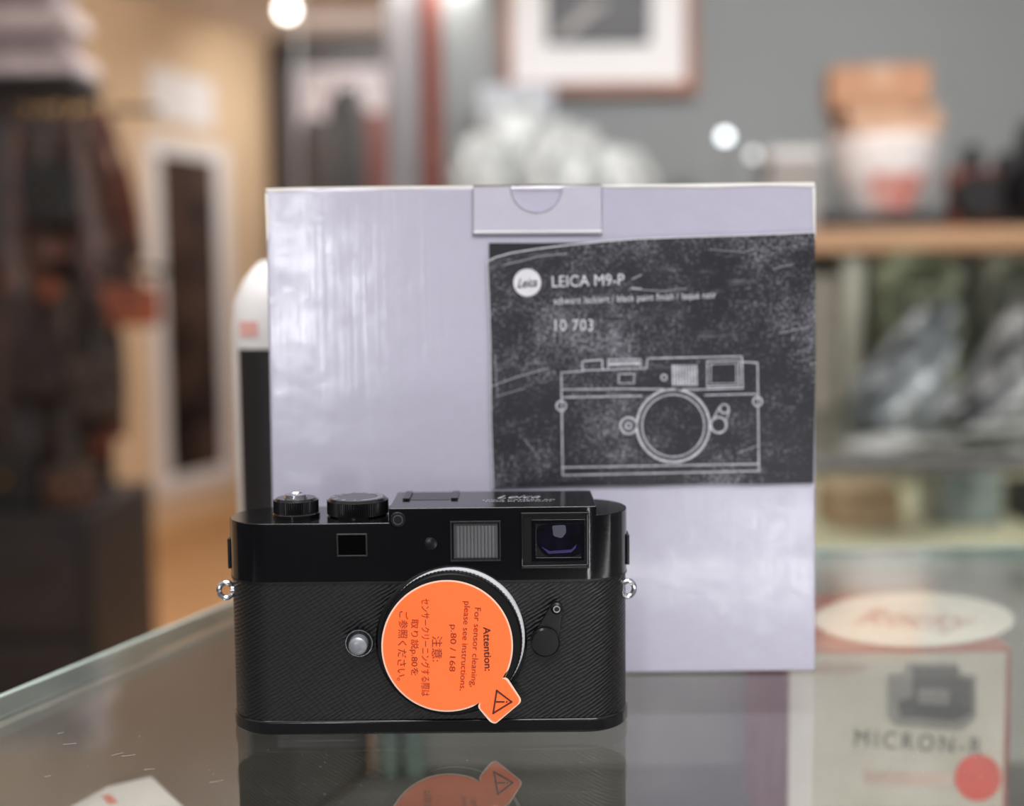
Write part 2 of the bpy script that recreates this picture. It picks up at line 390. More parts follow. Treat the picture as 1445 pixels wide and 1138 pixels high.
tag(obj('paper_notice', pm, M['white'], loc=WM @ Vector((a.x, 0, b_.z))), 'plain white sheet of paper pinned above the mirror', 'paper')

# dark cabinet bottom left
Zc = 2.3
a = P(-60, 728, Zc); b_ = P(128, 728, Zc)
t = thing('storage_cabinet', 'low dark cabinet on the floor below the hanging straps', 'cabinet', ((a.x + b_.x) / 2, Zc - D + 0.2, FZ))
obj('body', box(nb(), (a.x, Zc - D, FZ), (b_.x, Zc - D + 0.4, a.z)), M['cabinet_dark'], t, bevel=0.005)
for k in range(3):
    zz = FZ + 0.03 + k * 0.2
    dwr = obj('drawer', box(nb(), (a.x + 0.015, Zc - D - 0.015, zz), (b_.x - 0.015, Zc - D, zz + 0.18)), M['cabinet_dark'], t, bevel=0.003)
    h = nb(); cxm = (a.x + b_.x) / 2
    tube(h, [(cxm - 0.04, Zc - D - 0.014, zz + 0.12), (cxm - 0.04, Zc - D - 0.035, zz + 0.12), (cxm + 0.04, Zc - D - 0.035, zz + 0.12), (cxm + 0.04, Zc - D - 0.014, zz + 0.12)], 0.004)
    obj('handle', h, M['dark'], dwr)
cabz = a.z
for i, (px0, px1, py, mi, lab) in enumerate(((-40, 48, 640, 3, 'black leather case on the dark cabinet, at the left edge'), (56, 122, 662, 1, 'mid brown leather case on the dark cabinet, at its right end'))):
    a = P(px0, py, 2.36); b2 = P(px1, py, 2.36)
    tt = thing('leather_case', lab, 'case', ((a.x + b2.x) / 2, a.y + 0.04, cabz))
    obj('body', box(nb(), (a.x, a.y, cabz + 0.001), (b2.x, a.y + 0.08, a.z)), M['leathers'][mi], tt, bevel=0.01, seg=3)
    obj('flap', box(nb(), (a.x + 0.004, a.y - 0.005, cabz + (a.z - cabz) * 0.45), (b2.x - 0.004, a.y, a.z - 0.006)), M['leathers'][mi], tt, bevel=0.003)
    obj('buckle', box(nb(), ((a.x + b2.x) / 2 - 0.007, a.y - 0.009, cabz + (a.z - cabz) * 0.45), ((a.x + b2.x) / 2 + 0.007, a.y - 0.005, cabz + (a.z - cabz) * 0.62)), M['brass'], tt)
RY = 2.125
t = thing('strap_rack', 'dark standing rack board with two rails for leather straps', 'rack', (P(20, 300, 2.5).x, RY + 0.045, cabz))
ptop = P(0, 120, 2.6).z
obj('board', box(nb(), (P(-80, 300, 2.6).x, RY + 0.04, cabz), (P(138, 300, 2.6).x, RY + 0.07, ptop)), mat('rack_board', (52, 37, 31), 0.6, c2=(22, 19, 19), scale=11), t)
RU = P(0, 150, 2.5).z; RL = P(0, 385, 2.5).z
for zz in (RU, RL):
    obj('rail', tube(nb(), [(P(-70, 300, 2.5).x, RY, zz), (P(215, 300, 2.5).x, RY, zz)], 0.006, 12), M['dark'], t)
    for xx in (-60, 105):
        obj('bracket', tube(nb(), [(P(xx, 300, 2.5).x, RY + 0.045, zz), (P(xx, 300, 2.5).x, RY, zz)], 0.005, 8), M['dark'], t)
def strap(px, zr, L, sep, w, mi, yoff, label, lean=0.0):
    X = P(px, 300, RY + yoff + D).x; Y0 = RY + yoff; top = Vector((X, Y0, zr - 0.016))
    tt = thing('camera_strap', label, 'strap', (X, Y0, top.z - L), 'leather straps hanging on the rack')
    n = 22; pts = []
    for i in range(n + 1):
        u = i / n
        z = -L * (0.5 - 0.5 * math.cos(2 * PI * u)); x = sep * math.sin(2 * PI * u) * (-0.5) * (1 - 0.3 * math.cos(2 * PI * u)) + lean * (-z)
        pts.append((x, 0.002 * math.sin(6 * u + px), z))
    bm = nb(); prev = None
    for i, p in enumerate(pts):
        q = Vector(pts[min(i + 1, n)]) - Vector(pts[max(i - 1, 0)]); q.normalize()
        side = Vector((-q.z, 0, q.x)); hw = w / 2 * (1.0 if 4 < i < 18 else 0.6)
        side = (side * 0.9 + Vector((0, 0.3, 0))).normalized()
        c = Vector(p) + top
        nrm = q.cross(side).normalized() * 0.0015
        cur = [bm.verts.new(c + side * hw + nrm), bm.verts.new(c - side * hw + nrm), bm.verts.new(c - side * hw - nrm), bm.verts.new(c + side * hw - nrm)]
        if prev:
            for k in range(4): bm.faces.new((prev[k], prev[(k + 1) % 4], cur[(k + 1) % 4], cur[k]))
        prev = cur
    obj('band', bm, M['leathers'][mi], tt, ang=50)
    hk = nb(); tube(hk, [(X, Y0, zr - 0.02), (X, Y0, zr - 0.009), (X, (Y0 + RY) / 2, zr + 0.009), (X, RY, zr + 0.0085), (X, RY + 0.009, zr)], 0.0016, 6)
    obj('hook', hk, M['brass'], tt)
    obj('shoulder_pad', box(nb(), (X + lean * L - w * 0.8, Y0 - 0.006, top.z - L - 0.012), (X + lean * L + w * 0.8, Y0 + 0.004, top.z - L + 0.03)), M['leathers'][(mi + 5) % 6], tt, bevel=0.004)
ords = ['first', 'second', 'third', 'fourth', 'fifth', 'sixth', 'seventh', 'eighth', 'ninth', 'tenth', 'eleventh', 'twelfth']
cols_top = [0, 3, 1, 0, 3, 5, 1, 4, 1, 2, 4]
yo = (-0.016, -0.042, -0.068)
for i in range(11):
    strap(2 + i * 15, RU, 0.27 + 0.10 * ((i * 37) % 5) / 4, 0.026 + 0.008 * (i % 3), 0.034, cols_top[i], yo[i % 3],
          '%s leather strap on upper rail, %s from the left' % (LN[cols_top[i]], ords[i]), lean=(0.0 if i < 6 else 0.16))
cols_low = [1, 5, 0, 3, 1, 5, 1, 3, 5]
for i in range(9):
    strap(4 + i * 18, RL, 0.30 + 0.10 * ((i * 23) % 4) / 3, 0.028 + 0.008 * (i % 2), 0.034, cols_low[i], yo[i % 3],
          '%s leather strap on lower rail, %s from the left' % (LN[cols_low[i]], ords[i]))
def pouch(px0, py0, px1, py1, Y, m, label, zr, dd=0.02):
    a = onY(Y)(px0, py0); b2 = onY(Y)(px1, py1)
    tt = thing('leather_pouch', label, 'bag', ((a.x + b2.x) / 2, a.y, b2.z), None)
    obj('body', box(nb(), (a.x, a.y - dd, b2.z), (b2.x, a.y + 0.01, a.z)), m, tt, bevel=0.012, seg=3)
    w = b2.x - a.x; hh = a.z - b2.z; cxp = (a.x + b2.x) / 2
    obj('flap', prism(nb(), [(a.x + 0.002, a.y - dd - 0.004, a.z - 0.004), (b2.x - 0.002, a.y - dd - 0.004, a.z - 0.004), (b2.x - 0.004, a.y - dd - 0.004, a.z - hh * 0.4), (cxp, a.y - dd - 0.004, a.z - hh * 0.6), (a.x + 0.004, a.y - dd - 0.004, a.z - hh * 0.4)], (0, 0.004, 0)), m, tt)
    obj('strap_loop', tube(nb(), [(a.x + 0.01, a.y, a.z - 0.004), (cxp - 0.02, RY - 0.012, zr + 0.004), (cxp, RY, zr + 0.0095), (cxp + 0.02, RY - 0.012, zr + 0.004), (b2.x - 0.01, a.y, a.z - 0.004)], 0.0035), M['leathers'][0], tt)
    obj('stud', lathe(nb(), (cxp, a.y - dd - 0.006, a.z - hh * 0.5), [(0.006, 0.002), (0.004, -0.002)], 'Y', 16), M['brass'], tt)
pouch(148, 404, 228, 460, RY - 0.10, M['leathers'][2], 'orange tan leather pouch hanging at the right of the strap rack', RL)
pouch(30, 230, 112, 318, RY - 0.10, M['leathers'][3], 'black leather pouch hanging from the upper rail', RU)
pouch(10, 470, 92, 560, RY - 0.10, M['leathers'][0], 'dark brown leather pouch hanging from the lower rail', RL)
pouch(104, 505, 178, 590, RY - 0.10, M['leathers'][5], 'umber brown leather pouch hanging lowest, beside the mirror', RL)
Zs = 2.6
a = P(-80, 138, Zs); b_ = P(112, 138, Zs)
tag(obj('wall_shelf', box(nb(), (a.x, a.y - 0.02, ptop + 0.0005), (b_.x, a.y + 0.16, ptop + 0.02)), M['dark'], loc=((a.x + b_.x) / 2, a.y, ptop), bevel=0.003), 'dark shelf board above the leather straps', 'shelf')
names = ['bottom', 'second', 'third', 'fourth', 'top']
zc = ptop + 0.02
for i in range(5):
    hh = 0.045; m_ = nb(); x0 = a.x + 0.02 + 0.01 * (i % 2); x1 = b_.x - [0.0, 0.03, 0.014, 0.045, 0.03][i]
    k = 10; pr = []
    for j in range(k + 1): pr.append((x0 + (x1 - x0) * j / k, a.y, zc + hh - 0.010 * abs(math.sin(j * 1.3 + i))))
    prism(m_, [(x0, a.y, zc + 0.001)] + pr + [(x1, a.y, zc + 0.001)], (0, 0.14, 0))
    tag(obj('folded_cloth', m_, mat('cloth_%d' % i, [(190, 176, 176), (140, 128, 130), (196, 184, 184), (150, 138, 142), (180, 168, 170)][i], 0.9), loc=((x0 + x1) / 2, a.y + 0.07, zc + 0.001), bevel=0.010),
        'folded pale grey cloth, %s of the stack above the straps' % names[i], 'cloth', 'folded cloths')
    zc += hh + 0.001

def lamp(px, py, Z, r, label):
    c = P(px, py, Z)
    tt = thing('ceiling_lamp', label, 'lamp', (c.x, c.y, CZ), 'round ceiling lamps')
    bm = nb(); bmesh.ops.create_uvsphere(bm, u_segments=24, v_segments=16, radius=r); bmesh.ops.translate(bm, vec=c, verts=bm.verts)
    obj('bulb', bm, M['bulb'], tt)
    if CZ - c.z > r: obj('socket', lathe(nb(), (c.x, c.y, 0), [(r * 0.5, c.z + r * 0.85), (r * 0.6, CZ)], n=20), M['white'], tt)
lamp(405, 14, 3.9, 0.024, 'larger bright round lamp below the ceiling at upper left')
lamp(577, -8, 3.9, 0.014, 'smaller bright round lamp cut by the top of the frame')

# handbags on a ceiling-hung rail
hy = 4.2 - D; a = P(430, 110, 4.2); hz = a.z
rm = nb(); tube(rm, [(a.x - 0.02, hy, CZ), (a.x - 0.02, hy, hz), (P(560, 148, 4.2).x, hy, hz), (P(560, 148, 4.2).x, hy, CZ)], 0.005)
tag(obj('hanging_rail', rm, M['steel'], loc=(a.x, hy, hz)), 'thin rail hung from the ceiling that carries the handbags', 'rail')
M['deep_red'] = mat('deep_red_leather', (84, 32, 26), 0.5)
for i, (x0, y0, x1, y1, mm) in enumerate(((432, 168, 476, 350, M['leathers'][0]), (474, 130, 518, 350, M['leathers'][3]), (516, 170, 560, 350, M['deep_red']))):
    a = P(x0, y0, 4.2 + 0.1 * i); b2 = P(x1, y1, 4.2 + 0.1 * i)
    lab = ['dark brown handbag, left of the three hanging beyond the pillar', 'black handbag, middle of the three hanging beyond the pillar', 'dark red handbag nearest the pillar, right of the three'][i]
    cxx = (a.x + b2.x) / 2; yy = hy + 0.1 * (i - 1) * 0.4
    tt = thing('handbag', lab, 'bag', (cxx, yy, b2.z), 'bags hanging beyond the pillar')
    bm = nb(); lump(bm, (cxx, yy, (a.z + b2.z) / 2), ((b2.x - a.x) / 2 * 1.5, 0.018, (a.z - b2.z) / 2 * 1.1), 0.08, 1.2, i, 3, sq=0.45)
    obj('body', bm, mm, tt)
    obj('handle', tube(nb(), [(cxx + 0.03 * math.cos(q * PI / 8), yy + (hy - yy) * math.sin(q * PI / 8), a.z - 0.02 + (hz + 0.009 - a.z + 0.02) * math.sin(q * PI / 8)) for q in range(9)], 0.004), M['leathers'][4], tt)

# ------------------------------------------------------------------ picture on the grey wall
Zp = 2.96
a = P(706, -70, Zp); b_ = P(984, 130, Zp)
t = thing('picture_frame', 'brown wooden frame with white mat and dark photograph on grey wall', 'picture', ((a.x + b_.x) / 2, 2.54, b_.z))
fw = 0.024; yb = 2.549
fm = nb()
box(fm, (a.x, 2.51, b_.z), (a.x + fw, yb, a.z)); box(fm, (b_.x - fw, 2.51, b_.z), (b_.x, yb, a.z)); box(fm, (a.x + fw, 2.51, b_.z), (b_.x - fw, yb, b_.z + fw)); box(fm, (a.x + fw, 2.51, a.z - fw), (b_.x - fw, yb, a.z))
obj('frame', fm, M['frame_wood'], t, bevel=0.003)
obj('mat_board', box(nb(), (a.x + fw, 2.53, b_.z + fw), (b_.x - fw, yb, a.z - fw)), M['mat_board'], t)
c0 = P(771, 0, Zp); c1 = P(919, 60, Zp)
pr = obj('photograph', box(nb(), (c0.x, 2.524, c1.z), (c1.x, 2.53, a.z - 0.05)), M['photo_dark'], t)
lm = nb(); pj = onY(2.5225); fpoly(lm, [(778, 56), (796, 56), (840, 18), (858, 10), (848, 0), (826, 8)], pj)
obj('photo_highlight', lm, M['photo_light'], pr)

# ------------------------------------------------------------------ shelf unit in front of grey wall
Zf = 2.35; yF = Zf - D
st = P(1300, 322, Zf).z; sb = P(1300, 354, Zf).z
xl = P(610, 330, Zf).x
CT = -0.05
t = thing('shelf_unit', 'long wooden shelf on pale posts against the grey wall', 'shelf', (0.6, yF + 0.2, CT))
obj('shelf_board', box(nb(), (xl, yF, sb), (1.6, 2.545, st)), M['shelf_wood'], t, bevel=0.004)
PP = mat('post_paint', (156, 156, 142), 0.5)
for px in (1207, 700, 1520):
    x = P(px, 500, Zf).x
    obj('post', box(nb(), (x - 0.017, yF + 0.02, CT), (x + 0.017, yF + 0.055, sb)), PP, t, bevel=0.003)
def bag(x0, y0, x1, Z, seed, label, dy=0.06, amp=0.2):
    a = P(x0, y0, Z); b2 = P(x1, y0, Z); bz = st
    cx = (a.x + b2.x) / 2; w = (b2.x - a.x) / 2; hh = a.z - bz
    tt = thing('plastic_bag', label, 'bag', (cx, a.y, bz), 'white plastic bags on the shelf')
    bm = nb(); lump(bm, (cx, a.y, bz + hh * 0.42), (w * 1.05, dy, hh * 0.66), amp, 2.4, seed, 3, flat=bz + 0.001, sq=0.75, crumple=0.42)
    obj('body', bm, M['plastic_bag'], tt, ang=12)
    hb = nb(); zt = bz + hh * 0.86
    tube(hb, [(cx - w * 0.3 + w * 0.45 * k / 8, a.y, zt - 0.008 + 0.022 * math.sin(PI * k / 8)) for k in range(9)], 0.0035)
    obj('handle', hb, M['plastic_bag'], tt)
bag(668, 136, 800, 2.74, 1, 'tallest white plastic bag, standing left under the picture frame')
bag(735, 168, 860, 2.56, 2, 'middle white plastic bag on the shelf below the picture')
bag(800, 194, 930, 2.76, 3, 'smallest white plastic bag, right of the three on the shelf')
bag(630, 184, 730, 2.56, 5, 'white plastic bag tucked beside the red brown pole')
a = P(676, 120, 2.86); b_ = P(780, 120, 2.86)
tag(obj('parcel', box(nb(), (a.x, a.y, st + 0.001), (b_.x, a.y + 0.05, a.z)), mat('parcel_paper', (196, 202, 210), 0.6), loc=((a.x + b_.x) / 2, a.y, st), bevel=0.006), 'upright white flat parcel behind the plastic bags', 'parcel')
for i, (px, py, r, e) in enumerate(((1023, 193, 0.009, 6.0), (1063, 219, 0.009, 1.2))):  # glints off the jars, put in as small glowing balls on stands
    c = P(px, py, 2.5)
    tt = thing('glint_stand', ['small glowing ball for a jar glint, the brighter, on the shelf', 'small glowing ball for a jar glint, the dimmer, on the shelf'][i], 'lamp', (c.x, c.y, st), 'glowing glint balls on the shelf')
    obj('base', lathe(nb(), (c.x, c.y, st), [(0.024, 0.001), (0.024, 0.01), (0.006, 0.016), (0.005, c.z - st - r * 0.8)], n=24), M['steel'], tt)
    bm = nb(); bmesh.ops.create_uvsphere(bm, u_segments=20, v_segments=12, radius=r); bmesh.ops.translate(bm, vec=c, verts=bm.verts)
    obj('bulb', bm, mat('glint_glow_%d' % i, (255, 255, 255), 0.4, emis=(240, 250, 255), es=e), tt)
c = P(965, 250, 2.5)
tt = thing('glass_jar', 'clear glass jar with steel lid on the shelf', 'jar', (c.x, c.y, st))
obj('body', lathe(nb(), (c.x, c.y, st), [(0.03, 0.001), (0.034, 0.01), (0.034, 0.08), (0.026, 0.09)]), M['plastic_grey'], tt)
obj('lid', lathe(nb(), (c.x, c.y, st), [(0.028, 0.09), (0.028, 0.105), (0.024, 0.108)]), M['steel'], tt)
a = P(1087, 210, 2.5); b_ = P(1158, 210, 2.5)
tt = thing('storage_box', 'small white lidded box beside the small glint balls', 'box', ((a.x + b_.x) / 2, a.y + 0.05, st))
obj('body', box(nb(), (a.x, a.y, st + 0.001), (b_.x, a.y + 0.09, a.z - 0.02)), mat('tub_white', (140, 134, 130), 0.5), tt, bevel=0.004)
obj('lid', box(nb(), (a.x - 0.003, a.y - 0.003, a.z - 0.02), (b_.x + 0.003, a.y + 0.093, a.z)), mat('box_lid', (204, 202, 200), 0.5), tt, bevel=0.003)
def cbox(x0, y0, x1, zlo, Z, dep, m, label, nm='cardboard_box', tilt=0, cat='box', tape=True, grp=None):
    a = P(x0, y0, Z); b2 = P(x1, y0, Z)
    tt = thing(nm, label, cat, ((a.x + b2.x) / 2, a.y + dep / 2, zlo), grp)
    R_ = Matrix.Translation(((a.x + b2.x) / 2, a.y + dep / 2, 0)) @ Matrix.Rotation(tilt, 4, 'Z')
    w = (b2.x - a.x) / 2
    obj('body', box(nb(), (-w, -dep / 2, zlo + 0.001), (w, dep / 2, a.z - 0.003), R_), m, tt, bevel=0.003)
    obj('lid_flap', box(nb(), (-w, -dep / 2, a.z - 0.003), (-0.001, dep / 2, a.z), R_), m, tt)
    obj('lid_flap', box(nb(), (0.001, -dep / 2, a.z - 0.003), (w, dep / 2, a.z), R_), m, tt)
    if tape: obj('tape', box(nb(), (-0.02, -dep / 2 - 0.001, a.z - 0.04), (0.02, -dep / 2, a.z - 0.001), R_), M['cardboard_pale'], tt)
    return a.z
za = cbox(1170, 300, 1340, st, 2.44, 0.15, M['dark'], 'flat black case under the white tub on the shelf', 'equipment_case', tape=False)
ca = P(1262, 200, 2.45)
tt = thing('plastic_tub', 'white round tub with red print under the cardboard boxes', 'tub', (ca.x, ca.y + 0.06, za))
rt = (P(1336, 200, 2.5).x - P(1188, 200, 2.5).x) / 2
ztop = P(1262, 188, 2.45).z
tc_ = (ca.x, ca.y + 0.065, 0)
obj('body', lathe(nb(), tc_, [(rt * 0.62, za + 0.001), (rt * 0.66, za + 0.02), (rt * 0.98, ztop - 0.07), (rt, ztop - 0.025)]), mat('tub_body', (216, 210, 208), 0.5), tt)
obj('lid', lathe(nb(), tc_, [(rt * 1.03, ztop - 0.025), (rt * 1.03, ztop - 0.004), (rt * 0.95, ztop)]), mat('tub_lid', (220, 210, 206), 0.5), tt)
pm = nb(); n = 12
zA = za + 0.004; zB = ztop - 0.075
for k in range(n):
    t0 = -PI / 2 - 0.55 + 1.1 * k / n; t1 = -PI / 2 - 0.55 + 1.1 * (k + 1) / n
    ra = rt * 0.64 + 0.003; rb = rt * 0.97 + 0.003
    q = [(tc_[0] + ra * math.cos(t0), tc_[1] + ra * math.sin(t0), zA), (tc_[0] + ra * math.cos(t1), tc_[1] + ra * math.sin(t1), zA), (tc_[0] + rb * math.cos(t1), tc_[1] + rb * math.sin(t1), zB), (tc_[0] + rb * math.cos(t0), tc_[1] + rb * math.sin(t0), zB)]
    bm_ = [pm.verts.new(p) for p in q]; pm.faces.new(bm_)
bmesh.ops.remove_doubles(pm, verts=pm.verts, dist=1e-6)
obj('red_print', pm, mat('tub_print', (206, 112, 100), 0.6, c2=(212, 182, 176), scale=30), tt)
zb2 = cbox(1196, 152, 1330, ztop, 2.44, 0.13, M['cardboard_pale'], 'pale cardboard box resting on the white tub', tilt=0.05)
zb3 = cbox(1180, 92, 1318, zb2, 2.44, 0.13, M['cardboard'], 'brown cardboard box on top of the stack', tilt=-0.12)
def oldcam(x0, y0, x1, Z, m1, m2, label):
    a = P(x0, y0, Z); b2 = P(x1, y0, Z); w = b2.x - a.x; hh = a.z - st
    tt = thing('camera', label, 'camera', ((a.x + b2.x) / 2, a.y + 0.03, st))
    obj('body', box(nb(), (a.x, a.y, st + 0.001), (b2.x, a.y + 0.045, st + hh * 0.72)), m1, tt, bevel=0.006)
    obj('prism_housing', prism(nb(), [(a.x + w * 0.3, a.y, st + hh * 0.72), (b2.x - w * 0.3, a.y, st + hh * 0.72), (b2.x - w * 0.38, a.y, a.z), (a.x + w * 0.38, a.y, a.z)], (0, 0.04, 0)), m2, tt)
    obj('lens', lathe(nb(), ((a.x + b2.x) / 2, a.y, st + hh * 0.38), [(hh * 0.3, 0), (hh * 0.3, -0.02), (hh * 0.26, -0.035)], 'Y', 32), m2, tt)
    obj('dial', lathe(nb(), (a.x + w * 0.15, a.y + 0.02, 0), [(0.009, st + hh * 0.72), (0.009, st + hh * 0.8)], n=20), M['steel'], tt)
oldcam(1345, 205, 1408, 2.44, M['red_leather'], M['leathers'][3], 'reddish brown leather covered camera right of the white tub')
oldcam(1414, 172, 1510, 2.44, M['dark'], M['black_satin'], 'black camera at the right end of the shelf')

# ------------------------------------------------------------------ second glass cabinet (under the shelf)
x0 = P(1010, 650, 1.5).x; yA = 1.5 - D; yB = 2.54
t = thing('display_cabinet', 'second glass display cabinet behind the counter, below the wooden shelf', 'cabinet', (0.8, 1.5, FZ))
obj('glass_top', box(nb(), (x0, yA, CT - 0.008), (1.6, yB, CT)), M['glass_thin'], t)
obj('front_rail', box(nb(), (x0, yA - 0.006, CT - 0.018), (1.6, yA, CT)), M['steel'], t, bevel=0.002)
obj('front_glass', box(nb(), (x0, yA + 0.002, FZ + 0.3), (1.6, yA + 0.008, CT - 0.018)), M['glass_thin'], t)
obj('inner_shelf', box(nb(), (x0 + 0.012, yA + 0.02, CT - 0.13), (1.59, yB - 0.3, CT - 0.115)), mat('inner_shelf', (206, 190, 164), 0.5), t)
obj('back_panel', box(nb(), (x0, yB - 0.28, FZ), (1.6, yB - 0.26, CT - 0.008)), mat('cab_back', (140, 148, 144), 0.6), t)
obj('plinth', box(nb(), (x0, yA, FZ), (1.6, yB - 0.28, FZ + 0.3)), M['cabinet_dark'], t)
obj('end_panel', box(nb(), (x0, yA, FZ + 0.3), (x0 + 0.012, yB - 0.28, CT - 0.008)), mat('cab_end', (116, 120, 112), 0.6), t)
def bundle(x0, y0, x1, Z, seed, m, label, dy=0.1, nm='wrapped_bundle', amp=0.2, cat='bundle', cru=0.3, tilt=0, sub=3, ang=12, pw=0.6, taper=0.0):
    a = P(x0, y0, Z); b2 = P(x1, y0, Z); bz = CT; hh = a.z - bz
    bm = nb(); lump(bm, (0, 0, hh * 0.45), ((b2.x - a.x) / 2, dy, hh * 0.64), amp, 1.7, seed, sub, flat=0.001, sq=pw, crumple=cru)
    c = Vector(((a.x + b2.x) / 2, a.y, bz))
    for v in bm.verts:
        k = v.co.z / hh; fold = 0.014 * math.sin((v.co.x * 0.9 - v.co.z * 0.6) * 120)
        v.co.y += fold; v.co.x *= (1 + taper * (0.5 - k)); v.co.x += v.co.z * tilt; v.co += c
    tag(obj(nm, bm, m, loc=c, ang=ang), label, cat)
bundle(1226, 362, 1362, 2.23, 11, M['olive'], 'olive green cloth bag under the wooden shelf', nm='cloth_bag', amp=0.14, cat='bag', dy=0.05, cru=0.18, sub=4, ang=30, pw=0.42)
bundle(1372, 362, 1500, 2.23, 12, mat('green_grey', (80, 82, 68), 0.8, c2=(42, 44, 38), scale=9), 'dark green cloth bag under the right end of shelf', nm='cloth_bag', amp=0.14, cat='bag', dy=0.05, cru=0.18, sub=4, ang=30, pw=0.42)
bundle(1206, 432, 1318, 2.0, 13, M['plastic_grey'], 'grey plastic wrapped bundle in front of the olive bag', dy=0.05, tilt=0.4, cru=0.3, taper=1.0, sub=5, ang=30, pw=0.5)
bundle(1346, 422, 1470, 1.9, 14, mat('wrap2', (164, 166, 166), 0.2, c2=(30, 34, 36), scale=16, spec=0.7, stretch=(1.6, 1, 0.5)), 'dark streaked plastic wrapped bundle at the right edge', dy=0.05, tilt=0.4, cru=0.3, taper=0.9, sub=5, ang=30, pw=0.5)
a = P(1150, 480, 2.05); b_ = P(1182, 480, 2.05)
tag(obj('file_box', box(nb(), (a.x - 0.06, a.y, CT + 0.001), (b_.x, a.y + 0.2, a.z + 0.1)), mat('file_box', (112, 106, 96), 0.6), loc=(a.x, a.y + 0.1, CT), bevel=0.004), 'grey brown upright file box just right of the white box', 'box')
for i, (x, yv, rz, lab) in enumerate(((0.50, 1.16, 0.4, 'white paper sheet on the second glass cabinet, nearer the corner'), (0.70, 1.28, -0.5, 'white paper sheet lying farther back on the second cabinet'))):
    R_ = Matrix.Translation((x, yv, CT)) @ Matrix.Rotation(rz, 4, 'Z')
    bm = nb(); hl, hw_ = 0.075, 0.045
    for k in range(8):
        h0 = 0.008 * math.sin(k / 8 * PI) ** 2; h1 = 0.008 * math.sin((k + 1) / 8 * PI) ** 2
        xa_ = -hl + hl * 0.25 * k; xb_ = xa_ + hl * 0.25
        vs = [R_ @ Vector(p) for p in ((xa_, -hw_, 0.001 + h0), (xb_, -hw_, 0.001 + h1), (xb_, hw_, 0.001 + h1), (xa_, hw_, 0.001 + h0))]
        bm.faces.new([bm.verts.new(v) for v in vs])
    bmesh.ops.remove_doubles(bm, verts=bm.verts, dist=1e-5)
    tag(obj('paper_sheet', bm, mat('sheet_%d' % i, (150, 153, 152), 0.5), loc=(x, yv, CT)), lab, 'paper', 'papers on the second cabinet')
for i, (x, w, hh, mm, lab) in enumerate(((0.42, 0.09, 0.05, M['cardboard_pale'], 'tan carton inside the second cabinet, nearest the white box'), (0.56, 0.08, 0.07, M['plastic_grey'], 'grey carton inside the second cabinet, in the middle'), (0.68, 0.07, 0.05, M['dark'], 'dark carton inside the second cabinet, at the right'))):
    tag(obj('carton', box(nb(), (x, 1.2, CT - 0.114), (x + w, 1.3, CT - 0.114 + hh)), mm, loc=(x + w / 2, 1.25, CT - 0.114), bevel=0.003), lab, 'box', 'cartons inside the second cabinet')

# ------------------------------------------------------------------ main glass counter
gz = onZ(0)
p0 = gz(0, 985); p1 = gz(330, 850); sl = (p1.x - p0.x) / (p1.y - p0.y)
yfar = gz(1300, 773).y; yn = -0.22; xr = 0.9
def lx(y): return p0.x + (y - p0.y) * sl
t = thing('display_counter', 'glass topped display counter carrying the camera and the white box', 'counter', (0.3, 0.05, FZ))
obj('glass_top', prism(nb(), [(lx(yn), yn, 0), (xr, yn, 0), (xr, yfar, 0), (lx(yfar), yfar, 0)], (0, 0, -0.008)), M['glass'], t)
e = nb(); w = 0.0026
prism(e, [(lx(yn) - w, yn, 0.0002), (lx(yn), yn, 0.0002), (lx(yfar), yfar, 0.0002), (lx(yfar) - w, yfar, 0.0002)], (0, 0, -0.0086))
obj('glass_edge', e, M['glass_edge'], t)
e = nb(); prism(e, [(lx(yfar) - w, yfar, 0.0002), (xr, yfar, 0.0002), (xr, yfar + 0.003, 0.0002), (lx(yfar) - w, yfar + 0.003, 0.0002)], (0, 0, -0.0086))
obj('glass_edge', e, M['glass_edge'], t)
obj('side_panel', prism(nb(), [(lx(yn) + 0.002, yn + 0.005, -0.009), (lx(yn) + 0.008, yn + 0.005, -0.009), (lx(yfar) + 0.008, yfar, -0.009), (lx(yfar) + 0.002, yfar, -0.009)], (0, 0, FZ + 0.01)), M['case_grey'], t)
obj('back_panel', box(nb(), (lx(yfar) + 0.01, yfar - 0.008, FZ), (xr, yfar, -0.009)), M['case_back'], t)
SH = -0.13
obj('inner_shelf', prism(nb(), [(lx(yn) + 0.012, yn + 0.01, SH), (xr - 0.01, yn + 0.01, SH), (xr - 0.01, yfar - 0.01, SH), (lx(yfar) + 0.012, yfar - 0.01, SH)], (0, 0, -0.008)), M['case_shelf'], t)
GP = mat('upright_glass_green', (160, 182, 170), 0.2, coat=0.5)
for pxx, wv in ((556, 0.0035), (590, 0.005)):
    xx = P(pxx, 1090, yfar + D).x
    obj('back_post', box(nb(), (xx - wv, yfar - 0.02, FZ), (xx + wv, yfar - 0.0085, -0.009)), GP, t)
SC = mat('glass_dust', (158, 160, 158), 0.6)
e = nb(); zt = onZ(0.00022)
rs = random.Random(11)
for k in range(7):
    x = rs.uniform(40, 300); y = rs.uniform(960 + (330 - x) * 0.3, 1110); an = rs.uniform(0.2, 0.6); L = rs.uniform(8, 30)
    fline(e, [(x, y), (x + L * math.cos(an), y - L * math.sin(an) * 0.4)], 0.4, zt)
for k in range(170):
    x = rs.uniform(10, 1430); y = rs.uniform(1050, 1135) if x > 330 else rs.uniform(985, 1135)
    fdisc(e, x, y, rs.uniform(0.3, 0.8), zt, 6, 0.5)
so = obj('scratches_and_dust', e, SC, t); so['kind'] = 'stuff'

